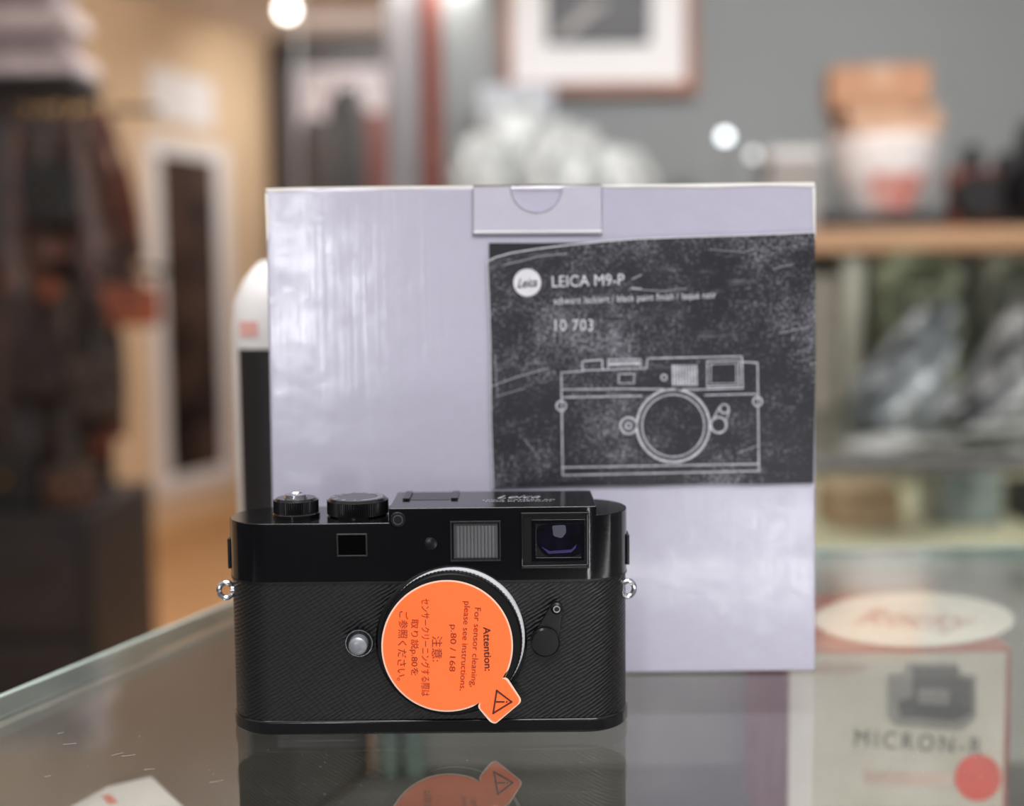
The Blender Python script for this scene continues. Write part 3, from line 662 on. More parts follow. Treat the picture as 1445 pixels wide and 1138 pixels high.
c = onZ(-0.055)(130, 1156)
R_ = Matrix.Translation((c.x, c.y, 0)) @ Matrix.Rotation(0.6, 4, 'Z')
tt = thing('card_box', 'white card box with red mark under the glass, bottom left corner', 'box', (c.x, c.y, SH))
obj('body', box(nb(), (-0.034, -0.03, SH + 0.001), (0.034, 0.03, -0.059), R_), mat('card_box_body', (196, 194, 190), 0.6), tt, bevel=0.001)
obj('lid', box(nb(), (-0.035, -0.031, -0.059), (0.035, 0.031, -0.055), R_), mat('card_box_lid', (206, 204, 200), 0.6), tt, bevel=0.001)
obj('red_mark', box(nb(), (0.010, 0.010, -0.055), (0.0135, 0.020, -0.0545), R_), mat('mark_red', (206, 116, 108), 0.6), tt)

# vintage box under glass at right
VZ = -0.015
pf = onZ(VZ)(1280, 916); pb = onZ(VZ)(1290, 838)
Yv = pf.y; xa = onZ(VZ)(1112, 918).x; xb = onZ(VZ)(1428, 914).x; yb = min(pb.y, yfar - 0.012)
tt = thing('vintage_box', 'old red bordered camera carton lying under the glass at right', 'box', ((xa + xb) / 2, (Yv + yb) / 2, SH))
obj('carton_body', box(nb(), (xa, Yv, SH + 0.001), (xb, yb, VZ)), M['vint_red'], tt, bevel=0.001)
fm = nb()
xL = xa + 0.0008; xR = xb - 0.003
prism(fm, [(xL, Yv - 0.0006, SH + 0.004), (xR, Yv - 0.0006, SH + 0.004), (xR, Yv - 0.0006, VZ - 0.002), (xL, Yv - 0.0006, VZ - 0.002)], (0, 0.0005, 0))
fp = obj('front_label', fm, M['vint_front'], tt)
pj = onY(Yv - 0.001)
im = nb(); fpoly(im, fillet([(1252, 952), (1276, 950), (1278, 936), (1352, 936), (1356, 950), (1378, 954), (1378, 1014), (1356, 1032), (1262, 1024), (1252, 1010)], 4), pj)
obj('printed_camera_back', im, M['vint_mid'], tt)
pj2 = onY(Yv - 0.0013)
im = nb(); fpoly(im, fillet([(1288, 942), (1350, 942), (1352, 956), (1372, 960), (1372, 1006), (1350, 1018), (1270, 1012), (1266, 990), (1288, 984)], 3), pj2)
obj('printed_camera', im, M['vint_ink'], tt)
pj3 = onY(Yv - 0.0016)
im = nb(); fpoly(im, fillet([(1296, 972), (1340, 974), (1340, 996), (1296, 994)], 6), pj3); obj('printed_lens', im, M['vint_mid'], tt)
im = nb(); ftext(im, 'MICRON-R', 1296, 1048, 180, 24, pj, 4, spacing=1.3); obj('lettering', im, M['vint_ink'], tt)
im = nb(); ftext(im, 'vibration', 1185, 942, 78, 17, pj, 0, shear=0.4); obj('lettering', im, mat('faded_red_ink', (196, 146, 134), 0.6), tt)
im = nb(); fpoly(im, [(1218, 1088), (1342, 1092), (1342, 1108), (1218, 1106)], pj); obj('pink_strip', im, M['vint_pink'], tt)
im = nb(); fdisc(im, 1380, 1098, 33, pj); obj('round_sticker', im, M['dot_red'], tt)
pz = onZ(VZ + 0.0004); im = nb(); fdisc(im, 1290, 875, 142, pz, 64, 0.268); obj('oval_label', im, M['vint_cream'], tt)
pz = onZ(VZ + 0.0008); im = nb(); ftext(im, 'Rocky', 1292, 877, 170, 30, pz, 2, shear=0.6); obj('script_lettering', im, mat('script_red', (224, 170, 162), 0.6), tt)

# ------------------------------------------------------------------ bottle behind the box
cx = -0.1135; cy = 0.172
tt = thing('bottle', 'white bottle with black label standing behind the white box', 'bottle', (cx, cy, 0))
ht = P(380, 372, cy + D).z
obj('body', lathe(nb(), (cx, cy, 0), [(0.019, 0.0005), (0.022, 0.004), (0.022, ht - 0.032), (0.0205, ht - 0.018), (0.016, ht - 0.008), (0.011, ht - 0.002)]), M['white'], tt, ang=60)
obj('cap', lathe(nb(), (cx, cy, 0), [(0.011, ht - 0.002), (0.008, ht + 0.001), (0.004, ht + 0.0015)]), M['white'], tt)
lm = nb(); r = 0.0224; zl1 = P(360, 490, cy + D).z
n = 20; A = []; B = []
for k in range(n + 1):
    tq = -PI * 0.76 + PI * 1.2 * k / n
    A.append(lm.verts.new((cx + r * math.cos(tq), cy + r * math.sin(tq), 0.012))); B.append(lm.verts.new((cx + r * math.cos(tq), cy + r * math.sin(tq), zl1)))
for k in range(n): lm.faces.new((A[k], A[k + 1], B[k + 1], B[k]))
obj('label', lm, M['dark'], tt)
lm = nb(); A = []; B = []
for k in range(9):
    tq = -PI * 0.74 + 0.5 * k / 8; A.append(lm.verts.new((cx + r * math.cos(tq), cy + r * math.sin(tq), zl1 + 0.006))); B.append(lm.verts.new((cx + r * math.cos(tq), cy + r * math.sin(tq), zl1 + 0.013)))
for k in range(8): lm.faces.new((A[k], A[k + 1], B[k + 1], B[k]))
obj('red_mark', lm, mat('soft_red', (232, 176, 168), 0.5), tt)

# ------------------------------------------------------------------ white product box
yx = onZ(0)(1020, 951).y
YB = yx; dB = 0.07
q = onY(YB)
TL = q(374, 268); TR = q(1151, 257); BR = q(1151, 949); BL = q(389, 960)
BL.z = 0.0005; BR.z = 0.0005
tt = thing('product_box', 'tall white cardboard product box with worn black label behind the camera', 'box', ((BL.x + BR.x) / 2, YB + dB / 2, 0))
bm = nb()
nx, nz = 14, 14; grid = {}
for s in (0, 1):
    for i in range(nx + 1):
        for j in range(nz + 1):
            u = i / nx; v = j / nz
            p = (BL * (1 - u) + BR * u) * (1 - v) + (TL * (1 - u) + TR * u) * v
            grid[s, i, j] = bm.verts.new((p.x, YB + dB * s, p.z))
for i in range(nx):
    for j in range(nz):
        bm.faces.new((grid[0, i, j], grid[0, i + 1, j], grid[0, i + 1, j + 1], grid[0, i, j + 1]))
        bm.faces.new((grid[1, i, j], grid[1, i, j + 1], grid[1, i + 1, j + 1], grid[1, i + 1, j]))
for i in range(nx):
    for j in (0, nz): bm.faces.new((grid[0, i, j], grid[1, i, j], grid[1, i + 1, j], grid[0, i + 1, j]))
for j in range(nz):
    for i in (0, nx): bm.faces.new((grid[0, i, j], grid[0, i, j + 1], grid[1, i, j + 1], grid[1, i, j]))
obj('box_body', bm, M['card'], tt, bevel=0.0012, seg=3)
q1 = onY(YB - 0.0003)
for pl_ in ([(374, 266), (420, 264.5), (520, 263), (668, 262), (668, 265), (560, 267.5), (450, 266.5), (378, 272)], [(848, 261), (1149, 257), (1151, 264), (1080, 262), (1000, 264.5), (848, 264)],
            [(374, 273), (378, 273), (380, 310), (378, 340), (376.5, 338)], [(1146, 265), (1151, 265), (1151, 340), (1148.5, 326)]):
    e = nb(); fpoly(e, pl_, q1); obj('worn_edge', e, M['card_edge'], tt)
c0x, c0y, rn = 757, 262, 36
pts = [(668, 331), (668, 263)]
pts += [(c0x - rn, 263)] + [(c0x - rn * math.cos(k * PI / 16), 264 + rn * math.sin(k * PI / 16)) for k in range(1, 16)] + [(c0x + rn, 263)] + [(848, 261), (849, 330)]
f = nb(); q2 = onY(YB - 0.0014); prism(f, [q2(*p) for p in pts], (0, 0.0012, 0))
obj('tuck_flap', f, M['card_flap'], tt, bevel=0.0003)
sh = nb(); qs = onY(YB - 0.0003); fline(sh, [(667, 264), (667, 332.5), (849.5, 331.5), (850, 262)], 1.4, qs)
obj('flap_crease', sh, mat('crease', (160, 154, 164), 0.7), tt)
sh = nb(); q25 = onY(YB - 0.0016)
fline(sh, [(c0x - (rn + .5) * math.cos(k * PI / 16), 264 + (rn + .5) * math.sin(k * PI / 16)) for k in range(0, 17)], 1.4, q25)
obj('notch_edge', sh, mat('notch_edge', (160, 156, 162), 0.6), tt)
sh = nb(); fline(sh, [(669, 327), (848, 326)], 2.4, q25); obj('flap_edge', sh, mat('flap_edge', (246, 244, 246), 0.6), tt)
sh = nb(); fpoly(sh, [(668, 261), (848, 259.5), (848, 261.5), (668, 263.5)], q25); obj('flap_fold_line', sh, mat('fold', (130, 116, 108), 0.7), tt)
lb = nb(); q3 = onY(YB - 0.0006); prism(lb, [q3(*p) for p in [(690, 343), (760, 343), (838, 342), (838, 352), (690, 372)]], (0, 0.0004, 0))
obj('under_label', lb, M['label_dark'], tt)
lp = [(688, 369), (700, 363), (722, 357), (760, 351), (800, 346), (850, 341), (900, 337), (960, 335), (1020, 333), (1080, 331), (1150, 328), (1151, 500), (1148, 682), (1060, 684), (1000, 683), (900, 686), (800, 686), (696, 689), (693, 600), (692, 480)]
lb = nb(); q4 = onY(YB - 0.0012); prism(lb, [q4(*p) for p in lp], (0, 0.0010, 0))
lab = obj('black_label', lb, M['label'], tt)
q5 = onY(YB - 0.0015)
e = nb(); fline(e, lp[:11], 1.6, q5); obj('label_edge', e, M['print'], lab)
e = nb(); fline(e, [lp[0], (692, 480), (693, 600), (696, 689)], 1.2, q5); obj('label_edge', e, M['print'], lab)
q6 = onY(YB - 0.0016)
e = nb(); fdisc(e, 744, 399, 19.5, q6); obj('round_emblem', e, mat('emblem_white', (226, 224, 230), 0.5), lab)
q7 = onY(YB - 0.0019)
e = nb(); ftext(e, 'Leica', 744, 399, 29, 13, q7, -4, shear=0.5, bold=0.012); obj('emblem_script', e, mat('emblem_ink', (70, 70, 76), 0.5), lab)
e = nb(); ftext(e, 'LEICA M9-P', 830, 396, 102, 16, q6, -1.8); obj('lettering', e, M['print'], lab)
e = nb(); ftext(e, '10 703', 810, 459, 54, 16, q6, -0.5, spacing=1.1); obj('lettering', e, M['print'], lab)
e = nb(); ftext(e, 'schwarz lackiert / black paint finish / laqu\u00e9 noir', 896, 422, 229, 13, q6, -2.2, spacing=1.08); obj('lettering', e, M['print'], lab)
SM = mat('scratch', (168, 168, 176), 0.5)
for pts, w in (([(892, 407), (904, 408)], 3.0), ([(905, 409), (935, 411), (968, 407)], 1.0), ([(694, 545), (730, 532), (772, 520)], 1.4), ([(700, 560), (740, 548)], 1.0), ([(892, 394), (905, 388)], 1.6), ([(1090, 380), (1120, 372)], 0.9), ([(1040, 640), (1072, 628)], 0.9), ([(1000, 352), (1050, 356), (1066, 350)], 0.9), ([(740, 620), (762, 648)], 0.9), ([(1100, 470), (1140, 462)], 1.0), ([(712, 374), (760, 362), (800, 358)], 1.2), ([(698, 500), (702, 560)], 1.0)):
    e = nb(); fline(e, pts, w, q6); obj('scratch', e, SM, lab)
e = nb(); g = q6; W = 2.0
fline(e, [(792, 526), (794, 671), (1071, 665), (1069, 513)], W, g)
fline(e, [(793, 660), (1071, 655)], W, g); fline(e, [(793, 550), (880, 549), (985, 550), (1048, 548)], W, g); fline(e, [(793, 561), (905, 559)], W, g); fline(e, [(995, 558), (1070, 556)], W, g)
fline(e, [(792, 526), (822, 524), (822, 510), (850, 508), (850, 521)], W, g); fline(e, [(858, 521), (858, 508), (904, 507), (904, 521)], W, g); fline(e, [(862, 514), (902, 513)], 5, g)
fline(e, [(822, 523), (912, 520), (914, 506), (1047, 503), (1048, 548)], W, g); fline(e, [(1048, 511), (1069, 512)], W, g)
fline(e, [(873, 528), (895, 527.5), (895, 541), (873, 541.5)], 1.6, g, True); fring(e, 937, 533, 3, 5, g, 20)
for k in range(9): fline(e, [(949.5 + k * 4.1, 516.5), (950 + k * 4.1, 543)], 2.9, g)
fline(e, [(998, 510), (1043, 508.5), (1043, 545), (998, 546)], 1.8, g, True); fline(e, [(1003, 514), (1039, 513), (1039, 541), (1003, 542)], 1.2, g, True)
fring(e, 950, 601, 49.5, 53, g, 80); fring(e, 950, 601, 43, 45, g, 80)
fring(e, 887, 601, 10, 13, g, 32); fring(e, 887, 601, 3, 5.5, g, 20); fring(e, 1014, 600, 9.5, 12.5, g, 32); fring(e, 1022, 577, 5, 7.5, g, 24)
fline(e, [(1006, 592), (1015, 575)], 1.8, g); fline(e, [(1024, 596), (1029, 580)], 1.8, g)
fring(e, 792, 573, 5.5, 8, g, 24); fring(e, 1069, 567, 5, 7.5, g, 24)
obj('camera_line_drawing', e, M['print_line'], lab)

# ------------------------------------------------------------------ the camera
YF = onZ(0)(610, 1038).y          # front face of the camera on the glass
def onYc(Y):                       # built with its front at y = 0, then set down at YF
    g = onY(Y + YF)
    def f(px, py):
        p = g(px, py); p.y -= YF; return p
    return f
fr = onYc(0.0); dep = 0.034; R = dep / 2
xl_ = onYc(R)(331.5, 860).x; xr_ = onYc(R)(882.5, 860).x
cxm = (xl_ + xr_) / 2
CAM = thing('camera', 'black rangefinder camera with orange sticker on its lens mount', 'camera', (cxm, R, 0.0))
CAM.location.y = R + YF
def stadium(off=0, n=22):
    L_ = xl_ - off; R_ = xr_ + off; r = R + off; yc = R; k = 0.0155 + off
    def corner(cx, a0, a1):
        return [(cx + k * math.cos(a0 + (a1 - a0) * i / n), yc + r * math.sin(a0 + (a1 - a0) * i / n)) for i in range(n + 1)]
    return corner(R_ - k, -PI / 2, PI / 2) + corner(L_ + k, PI / 2, PI * 1.5)
def stad_prism(bm, z0, z1, off=0):
    return prism(bm, [Vector((x, y, z0)) for x, y in stadium(off)], (0, 0, z1 - z0))
zBP = fr(610, 1014).z; zTP = fr(610, 821).z
obj('bottom_plate', stad_prism(nb(), 0.0006, zBP - 0.0003, 0.0006), M['black_gloss'], CAM, bevel=0.0010, seg=4)
obj('leather_covering', stad_prism(nb(), zBP - 0.0003, zTP), M['leatherette'], CAM)
zL = fr(440, 739).z; zM = fr(700, 716).z; zR = zL + 0.002
xm1 = fr(549, 740).x; xm2 = fr(842, 740).x
raw = stadium(0.0004); loop = []
for i in range(len(raw)):
    a = raw[i]; b2 = raw[(i + 1) % len(raw)]; loop.append((a[0], a[1], 0))
    cr_ = []
    for idx, xm in ((1, xm1), (2, xm2)):
        if (a[0] - xm) * (b2[0] - xm) < 0:
            t_ = (xm - a[0]) / (b2[0] - a[0]); cr_.append((t_, (xm, a[1] + (b2[1] - a[1]) * t_, idx)))
    for t_, p_ in sorted(cr_): loop.append(p_)
N = len(loop)
st0 = [i for i in range(N) if loop[i][2] == 1 and loop[i][1] < R][0]
loop = loop[st0:] + loop[:st0]
i2f = [i for i in range(N) if loop[i][2] == 2 and loop[i][1] < R][0]
i2b = [i for i in range(N) if loop[i][2] == 2 and loop[i][1] > R][0]
i1b = [i for i in range(N) if loop[i][2] == 1 and loop[i][1] > R][0]
bm = nb(); z0 = zTP
def hsec(x): return zL if x < xm1 else (zM if x < xm2 else zR)
bot = [bm.verts.new((x, y, z0)) for x, y, k in loop]
tops = []
for x, y, k in loop:
    hs_ = {1: (zL, zM), 2: (zR, zM), 0: (hsec(x),)}[k]
    tops.append({h: bm.verts.new((x, y, h)) for h in hs_})
def chain(d, h): return [d[k] for k in sorted(d) if k <= h]
for i in range(N):
    j = (i + 1) % N; h = hsec((loop[i][0] + loop[j][0]) / 2)
    bm.faces.new([bot[i], bot[j]] + chain(tops[j], h) + chain(tops[i], h)[::-1])
bm.faces.new(bot[::-1])
bm.faces.new([tops[i][zR] for i in range(i2f, i2b + 1)])
bm.faces.new([tops[i][zM] for i in list(range(0, i2f + 1)) + list(range(i2b, i1b + 1))])
bm.faces.new([tops[i][zL] for i in list(range(i1b, N)) + [0]])
bm.faces.new([tops[0][zL], tops[0][zM], tops[i1b][zM], tops[i1b][zL]])
bm.faces.new([tops[i2f][zM], tops[i2f][zR], tops[i2b][zR], tops[i2b][zM]])
TP = obj('top_plate', bm, M['black_gloss'], CAM, bevel=0.0012, seg=4)
obj('seam_line', stad_prism(nb(), zTP - 0.0004, zTP + 0.0003, 0.0005), M['seam'], CAM)
scr = nb(); box(scr, (cxm - 0.03, 2 * R, 0.014), (cxm + 0.028, 2 * R + 0.0015, 0.052)); obj('rear_screen', scr, M['lens_glass'], CAM, bevel=0.0005)

def bezel(x0, y0, x1, y1, w, ya, yb_):
    a = fr(x0, y0); c = fr(x1, y1); k = w; bm = nb()
    o_ = [(a.x, c.z), (c.x, c.z), (c.x, a.z), (a.x, a.z)]; n_ = [(a.x + k, c.z + k), (c.x - k, c.z + k), (c.x - k, a.z - k), (a.x + k, a.z - k)]
    V = [[bm.verts.new((p[0], y, p[1])) for p in L_] for L_, y in ((o_, ya), (n_, ya), (n_, yb_), (o_, yb_))]
    for s in range(4):
        A_, B_ = V[s], V[(s + 1) % 4]
        for i in range(4): bm.faces.new((A_[i], A_[(i + 1) % 4], B_[(i + 1) % 4], B_[i]))
    return bm
def pane(x0, y0, x1, y1, Y, th=0.0004):
    a = fr(x0, y0); c = fr(x1, y1); return box(nb(), (a.x, Y, c.z), (c.x, Y + th, a.z))
fy = -0.0004
w1 = obj('rangefinder_window', pane(477, 755, 517, 783, fy - 0.0003), mat('dark_pane', (3, 3, 4), 0.1, spec=0.2), CAM)
obj('window_rim', bezel(475, 753, 519, 785, 0.0006, fy - 0.0008, fy + 0.0002), mat('rim_tan', (34, 31, 29), 0.3), w1, bevel=0.0002)
w2 = obj('frosted_window', pane(640, 739, 703, 788, fy - 0.0002), mat('frost', (58, 58, 60), 0.4), CAM)
a = fr(642, 742); c = fr(702, 786); n = 12
bm = nb(); pr = [(a.x, fy - 0.0001), ]
for k in range(n):
    xq = a.x + (c.x - a.x) * (k + 0.5) / n; wd = (c.x - a.x) / n * 0.3
    pr += [(xq - wd, fy - 0.00025), (xq, fy - 0.0009), (xq + wd, fy - 0.00025)]
pr += [(c.x, fy - 0.0001)]
prism(bm, [(x, y, c.z) for x, y in pr], (0, 0, a.z - c.z))
obj('window_ribs', bm, mat('rib_grey', (104, 104, 106), 0.35), w2)
obj('window_rim', bezel(635, 735, 707, 791, 0.0006, fy - 0.0012, fy + 0.0002), mat('rim_dark', (24, 24, 26), 0.3), w2, bevel=0.0001)
w3 = obj('viewfinder_window', pane(738, 726, 829, 799, fy - 0.0002), M['black_matte'], CAM)
obj('window_rim', bezel(735, 723, 831, 801, 0.0007, fy - 0.0013, fy + 0.0002), M['black_satin'], w3, bevel=0.0002)
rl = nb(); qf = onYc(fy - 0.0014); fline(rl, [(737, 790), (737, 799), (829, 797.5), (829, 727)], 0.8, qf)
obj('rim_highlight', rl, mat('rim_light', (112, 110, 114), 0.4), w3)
obj('viewfinder_lens', bezel(750, 733, 826, 792, 0.0016, fy - 0.0007, fy), M['lens_glass'], w3, bevel=0.0002)
vl = nb(); qf = onYc(fy - 0.0005); fpoly(vl, fillet([(758, 742), (824, 738), (826, 780), (800, 788), (770, 786), (757, 770)], 8), qf)
obj('coated_element', vl, M['lens_purple'], w3)
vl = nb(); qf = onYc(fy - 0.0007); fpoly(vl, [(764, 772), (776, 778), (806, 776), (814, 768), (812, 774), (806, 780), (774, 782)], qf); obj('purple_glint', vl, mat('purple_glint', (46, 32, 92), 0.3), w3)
vl = nb(); qf = onYc(fy - 0.0009); fpoly(vl, fillet([(779, 742), (798, 741), (799, 752), (793, 760), (781, 757)], 3), qf); obj('eyepiece_view', vl, M['ocular'], w3)
cc = fr(608, 767); sc_ = obj('screw', lathe(nb(), (cc.x, fy, cc.z), [(0.0022, 0), (0.0022, -0.0004), (0.0014, -0.0006)], 'Y', 32), M['black_satin'], CAM)
cc = fr(562, 733); pc = obj('round_port', lathe(nb(), (cc.x, fy, cc.z), [(0.0027, 0.0001), (0.0027, -0.0006), (0.0024, -0.0009)], 'Y', 32), M['black_satin'], CAM)
obj('port_ring', ringmesh(nb(), (cc.x, fy, cc.z), 0.0014, 0.0018, -0.0012, -0.0008, 32), M['edge_grey'], pc)
# lens mount: dark base, pale flange, black knurled cap, sticker
s4 = (D + YF) / F
mc = fr(637, 905); mc = Vector((mc.x, 0, mc.z))
mr_ = obj('mount_base', lathe(nb(), mc, [(109 * s4, 0.001), (109 * s4, -0.0006), (106 * s4, -0.0012)], 'Y', 96), M['black_satin'], CAM)
fc = onYc(-0.003)(640.5, 901.5); fc = Vector((fc.x, 0, fc.z)); k3 = (D + YF - 0.003) / F
obj('mount_flange', lathe(nb(), fc, [(102.5 * k3, 0), (102.5 * k3, -0.0025), (101.8 * k3, -0.0030)], 'Y', 96), M['white_ring'], CAM)
k6 = (D + YF - 0.0062) / F
capc = onYc(-0.0062)(636.5, 906.5); capc = Vector((capc.x, 0, capc.z))
cap = obj('body_cap', gear(nb(), capc, 103.0 * k6, 0.00025, -0.0029, -0.0060, 110, 'Y'), M['black_matte'], CAM, ang=20)
obj('cap_face', lathe(nb(), capc, [(102 * k6, -0.0059), (102 * k6, -0.0066), (100 * k6, -0.0073), (95 * k6, -0.0073)], 'Y', 96), M['black_matte'], cap)
SY = -0.0078
def outline(grow):
    cx, cy, r = 631, 912, 90.5 + grow
    pts = []; a0, a1 = 67, 388
    for k in range(90):
        t_ = math.radians(a0 + (a1 - a0) * k / 89); pts.append((cx + r * math.cos(t_), cy + r * math.sin(t_)))
    g = grow
    tab = fillet([(709, 958 - g), (714 + g, 960 - g), (735 + g, 990), (699, 1020 + g), (694 - g, 1017 + g), (675 - g, 997)], 7, 5)
    return pts + tab
sp = onYc(SY)
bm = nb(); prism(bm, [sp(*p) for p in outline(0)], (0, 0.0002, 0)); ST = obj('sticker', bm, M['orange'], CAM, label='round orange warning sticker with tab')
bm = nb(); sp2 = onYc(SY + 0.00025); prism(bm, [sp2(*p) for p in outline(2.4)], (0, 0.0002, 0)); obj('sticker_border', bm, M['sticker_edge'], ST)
st_ = onYc(SY - 0.0002)
lines = [('For sensor cleaning,', 670, 914, 112, 11.5, 93, 0), ('please see instructions,', 655, 912, 126, 11.5, 93, 0), ('p.80 / 168', 638, 915, 66, 11, 92, 0),
         ('\u6ce8\u610f:', 617, 916, 36, 15, 90, 0), ('\u30bb\u30f3\u30b5\u30fc\u30af\u30ea\u30fc\u30cb\u30f3\u30b0\u3059\u308b\u969b\u306f', 600.5, 914, 138, 12.5, 90, 0),
         ('\u53d6\u308a\u8aacp.80\u3092', 584.5, 914, 80, 13, 90, 0), ('\u3054\u53c2\u7167\u304f\u3060\u3055\u3044\u3002', 568, 912, 98, 13.5, 92, 0)]
for s, x, y, w, h, th, bo in lines:
    bm = nb(); ftext(bm, s, x, y, w, h, st_, th); obj('printed_text', bm, M['sticker_ink'], ST)
bm = nb(); ftext(bm, 'Attention:', 688, 916, 62, 10.5, st_, 88, bold=0.012); obj('printed_text', bm, M['sticker_ink_dark'], ST)
bm = nb(); fline(bm, [(701, 975), (722, 991), (696, 1007)], 2.4, st_, True); fline(bm, [(701, 991), (711, 991)], 2.2, st_); fdisc(bm, 715, 991, 1.3, st_, 12)
obj('warning_triangle', bm, M['sticker_ink_dark'], ST)
bc = fr(508, 905); bc = Vector((bc.x, 0, bc.z))
o = obj('release_button', gear(nb(), bc, 0.0050, 0.0002, -0.0001, -0.0026, 40, 'Y'), M['black_satin'], CAM)
obj('collar_ring', ringmesh(nb(), bc, 0.0045, 0.0048, -0.0030, -0.0025, 48), M['chrome'], o)
obj('button_face', lathe(nb(), bc, [(0.0033, -0.002), (0.0033, -0.0062), (0.0031, -0.0069), (0.0024, -0.0074), (0.001, -0.0076)], 'Y', 48), M['silver_face'], o)
kc = fr(769, 903); kc = Vector((kc.x, 0, kc.z)); k2 = fr(785, 856); k2 = Vector((k2.x, 0, k2.z))
d = (k2 - kc).normalized(); s_ = Vector((-d.z, 0, d.x))
lv = obj('selector_lever', prism(nb(), [kc + s_ * 0.0048 + Vector((0, -0.0022, 0)), k2 + s_ * 0.0022 + Vector((0, -0.0022, 0))] + [k2 + (s_ * math.cos(k * PI / 8) + d * math.sin(k * PI / 8)) * 0.0022 + Vector((0, -0.0022, 0)) for k in range(1, 8)] + [k2 - s_ * 0.0022 + Vector((0, -0.0022, 0)), kc - s_ * 0.0048 + Vector((0, -0.0022, 0))], (0, 0.0018, 0)), M['black_satin'], CAM, bevel=0.0003)
obj('pivot_knob', lathe(nb(), kc, [(0.0052, -0.0002), (0.0052, -0.0036), (0.0046, -0.0044), (0.0010, -0.0044)], 'Y', 48), M['black_satin'], lv)
obj('lever_tip', lathe(nb(), k2, [(0.0021, -0.001), (0.0021, -0.0034), (0.0014, -0.0040)], 'Y', 32), M['black_satin'], lv)
obj('tip_ring', ringmesh(nb(), k2, 0.0009, 0.0012, -0.0044, -0.0039, 24), M['silver_face'], lv)
for (px_, py_, sgn) in ((319, 833, -1), (886, 831, 1)):
    c = onYc(R - 0.006)(px_, py_)
    bm = nb(); pts = []
    for k in range(32):
        t_ = 2 * PI * k / 32; pts.append(c + Vector((0.0024 * math.cos(t_), 0.0006 * math.cos(t_), 0.0028 * math.sin(t_))))
    tube(bm, pts, 0.0010, 10, True)
    lg = obj('strap_lug', bm, M['chrome'], CAM)
    wx = xl_ if sgn < 0 else xr_
    bm = nb(); tube(bm, [(wx - sgn * 0.003, R - 0.006, c.z), (c.x - sgn * 0.0020, R - 0.006, c.z)], 0.0014, 14)
    obj('lug_post', bm, M['chrome'], lg)
    pl = nb(); box(pl, (min(wx, wx + sgn * 0.0012), R - 0.004, fr(600, 812).z), (max(wx, wx + sgn * 0.0012), R + 0.005, fr(600, 768).z))
    obj('side_plate', pl, M['black_satin'], CAM, bevel=0.0004)
dz = zL
sx = onYc(0.015)(418, 720).x
sh_ = obj('shutter_dial', gear(nb(), (sx, 0.015, 0), 0.0081, 0.00025, dz, dz + 0.0060, 64), M['black_satin'], CAM)
obj('dial_collar', lathe(nb(), (sx, 0.015, 0), [(0.0086, dz - 0.0002), (0.0086, dz + 0.0012), (0.0082, dz + 0.0016)], n=64), M['black_gloss'], sh_)
obj('dial_cap', lathe(nb(), (sx, 0.015, 0), [(0.0076, dz + 0.0060), (0.0070, dz + 0.0068), (0.0055, dz + 0.0068)], n=64), M['black_gloss'], sh_)
obj('release_button', lathe(nb(), (sx, 0.015, 0), [(0.0042, dz + 0.0068), (0.0040, dz + 0.0080), (0.0022, dz + 0.0084), (0.0012, dz + 0.0076)], n=40), M['chrome'], sh_)
sx2 = onYc(0.017)(505, 718).x
sd = obj('speed_dial', gear(nb(), (sx2, 0.017, 0), 0.0111, 0.0003, dz + 0.0006, dz + 0.0055, 84), M['black_satin'], CAM)
obj('dial_base', lathe(nb(), (sx2, 0.017, 0), [(0.0104, dz - 0.0002), (0.0104, dz + 0.0008)], n=64), M['black_gloss'], sd)
obj('dial_cap', lathe(nb(), (sx2, 0.017, 0), [(0.0108, dz + 0.0055), (0.0100, dz + 0.0064), (0.008, dz + 0.0064)], n=64), M['black_gloss'], sd)
bm = nb()
for k, s in enumerate(['A', '4000', '2000', '1000', '500', '250', '125', '60', '30', '15', '8', 'B']):
    t_ = 2 * PI * k / 12
    def pj_(u, v, t_=t_):
        rr = 0.0082 + v * 1.0; return Vector((sx2 + rr * math.sin(t_) + u * math.cos(t_), 0.017 - rr * math.cos(t_) + u * math.sin(t_), dz + 0.00655))
    ftext(bm, s, 0, 0, 0.0011 * len(s), 0.0018, pj_)
obj('engraved_speeds', bm, M['engrave'], sd)
bm = nb(); hx = onYc(0.02)(608, 700).x
prism(bm, [(hx + u * 0.001, 0.016, zM + v * 0.001) for u, v in ((-10.0, -0.2), (10.0, -0.2), (10.0, 0.7), (7.5, 0.7), (7.5, 0.4), (9.3, 0.4), (9.3, 0.1), (-9.3, 0.1), (-9.3, 0.4), (-7.5, 0.4), (-7.5, 0.7), (-10.0, 0.7))], (0, 0.016, 0))
obj('accessory_shoe', bm, M['black_satin'], CAM)
ex = onYc(0.02)(732, 700).x
pt = lambda u, v: Vector((ex + u, 0.019 - v, zM + 0.00006))
bm = nb(); ftext(bm, 'Leica', 0, -0.002, 0.016, 0.0062, pt, 0, shear=0.5); obj('engraving', bm, M['engrave'], CAM)
bm = nb(); ftext(bm, 'LEICA CAMERA AG', 0, 0.0045, 0.026, 0.0018, pt); ftext(bm, 'MADE IN GERMANY', 0, 0.0075, 0.024, 0.0016, pt)
obj('engraving', bm, M['engrave'], CAM)

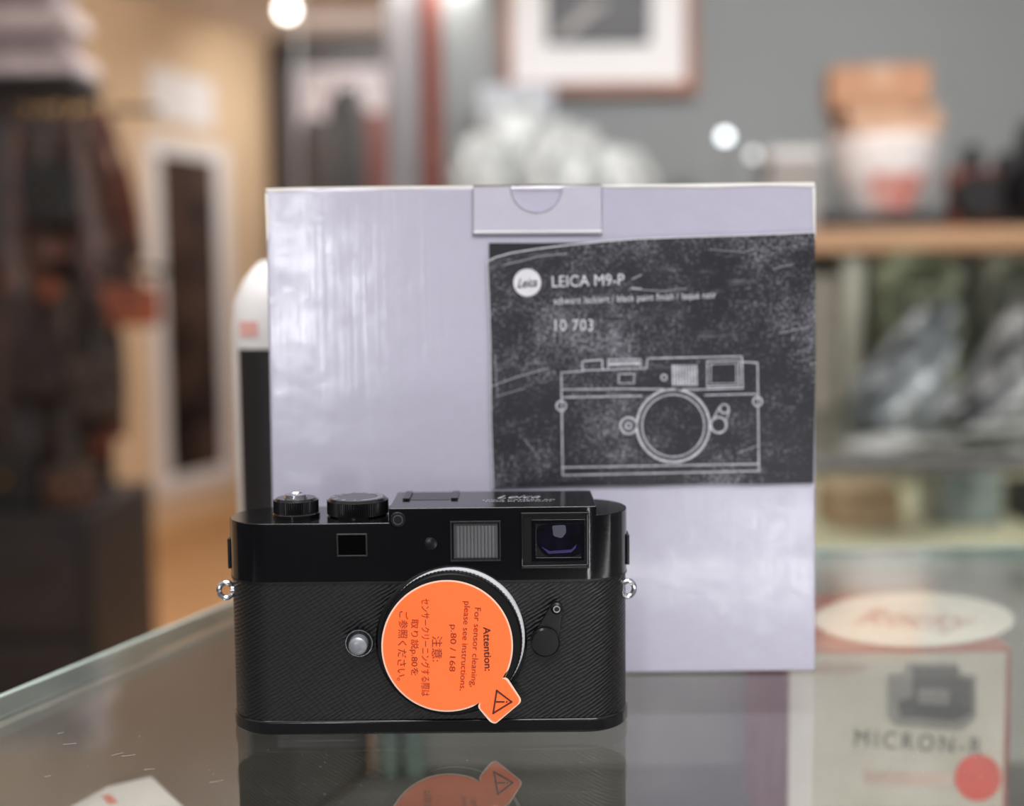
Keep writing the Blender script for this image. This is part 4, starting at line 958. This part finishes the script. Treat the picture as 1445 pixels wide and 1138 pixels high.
# ------------------------------------------------------------------ lights
def area(name, loc, tgt, sx, sy, e, c=(1, 1, 1)):
    l = bpy.data.lights.new(name, 'AREA'); l.shape = 'RECTANGLE'; l.size = sx; l.size_y = sy; l.energy = e; l.color = c
    o = link(bpy.data.objects.new(name, l)); o.location = loc
    o.rotation_euler = (Vector(tgt) - Vector(loc)).to_track_quat('-Z', 'Y').to_euler()
area('light_key', (0.3, -1.2, 1.7), (0.0, 0.05, 0.1), 1.4, 0.7, 34, (1, 0.99, 1.0))
area('light_window', (-0.47, -2.1, 0.16), (-0.08, 0.07, 0.155), 0.12, 0.42, 3.4, (0.95, 0.97, 1))
area('light_low', (0.57, -2.1, -0.42), (0.1, 0.07, 0.04), 0.12, 0.26, 1.5, (0.95, 0.97, 1))  # added low light for sheen on the white box; no fixture behind it
area('light_top', (-0.1, 0.25, 1.2), (0.0, 0.1, 0.0), 0.9, 0.25, 12, (1, 0.98, 0.97))
area('light_room', (0.7, 1.1, 1.25), (0.8, 2.5, 0.1), 1.4, 0.5, 33, (1, 0.985, 0.975))
area('light_left', (-0.3, 3.0, 1.24), (-1.6, 3.8, -0.4), 1.2, 1.2, 60, (1, 0.96, 0.91))
area('light_rack', (-0.6, 1.0, 1.22), (-0.9, 2.2, 0.2), 0.6, 0.4, 5, (1, 0.97, 0.95))
area('light_alcove', (-0.6, 4.9, 1.24), (-0.6, 5.4, 0.3), 0.6, 0.3, 10, (1, 0.98, 0.97))
area('light_case_fill', (0.28, -0.16, -0.02), (0.22, 0.16, -0.06), 0.5, 0.02, 0.42, (1, 0.99, 0.97))  # added fill under the glass to brighten the old carton; no fixture
w = bpy.data.worlds.new('world'); S.world = w; w.use_nodes = True; nt = w.node_tree
bg = nt.nodes['Background']; tc = nt.nodes.new('ShaderNodeTexCoord'); sx_ = nt.nodes.new('ShaderNodeSeparateXYZ')
cr = nt.nodes.new('ShaderNodeValToRGB')
cr.color_ramp.elements[0].position = 0.35; cr.color_ramp.elements[0].color = (0.07, 0.07, 0.08, 1)
cr.color_ramp.elements[1].position = 0.95; cr.color_ramp.elements[1].color = (0.78, 0.77, 0.77, 1)
e_ = cr.color_ramp.elements.new(0.55); e_.color = (0.12, 0.12, 0.13, 1)
e_ = cr.color_ramp.elements.new(0.66); e_.color = (0.60, 0.59, 0.60, 1)
mr = nt.nodes.new('ShaderNodeMapRange'); mr.inputs['From Min'].default_value = -1; mr.inputs['From Max'].default_value = 1
nt.links.new(tc.outputs['Generated'], sx_.inputs[0]); nt.links.new(sx_.outputs[2], mr.inputs[0]); nt.links.new(mr.outputs[0], cr.inputs[0]); nt.links.new(cr.outputs[0], bg.inputs[0]); bg.inputs[1].default_value = 0.85
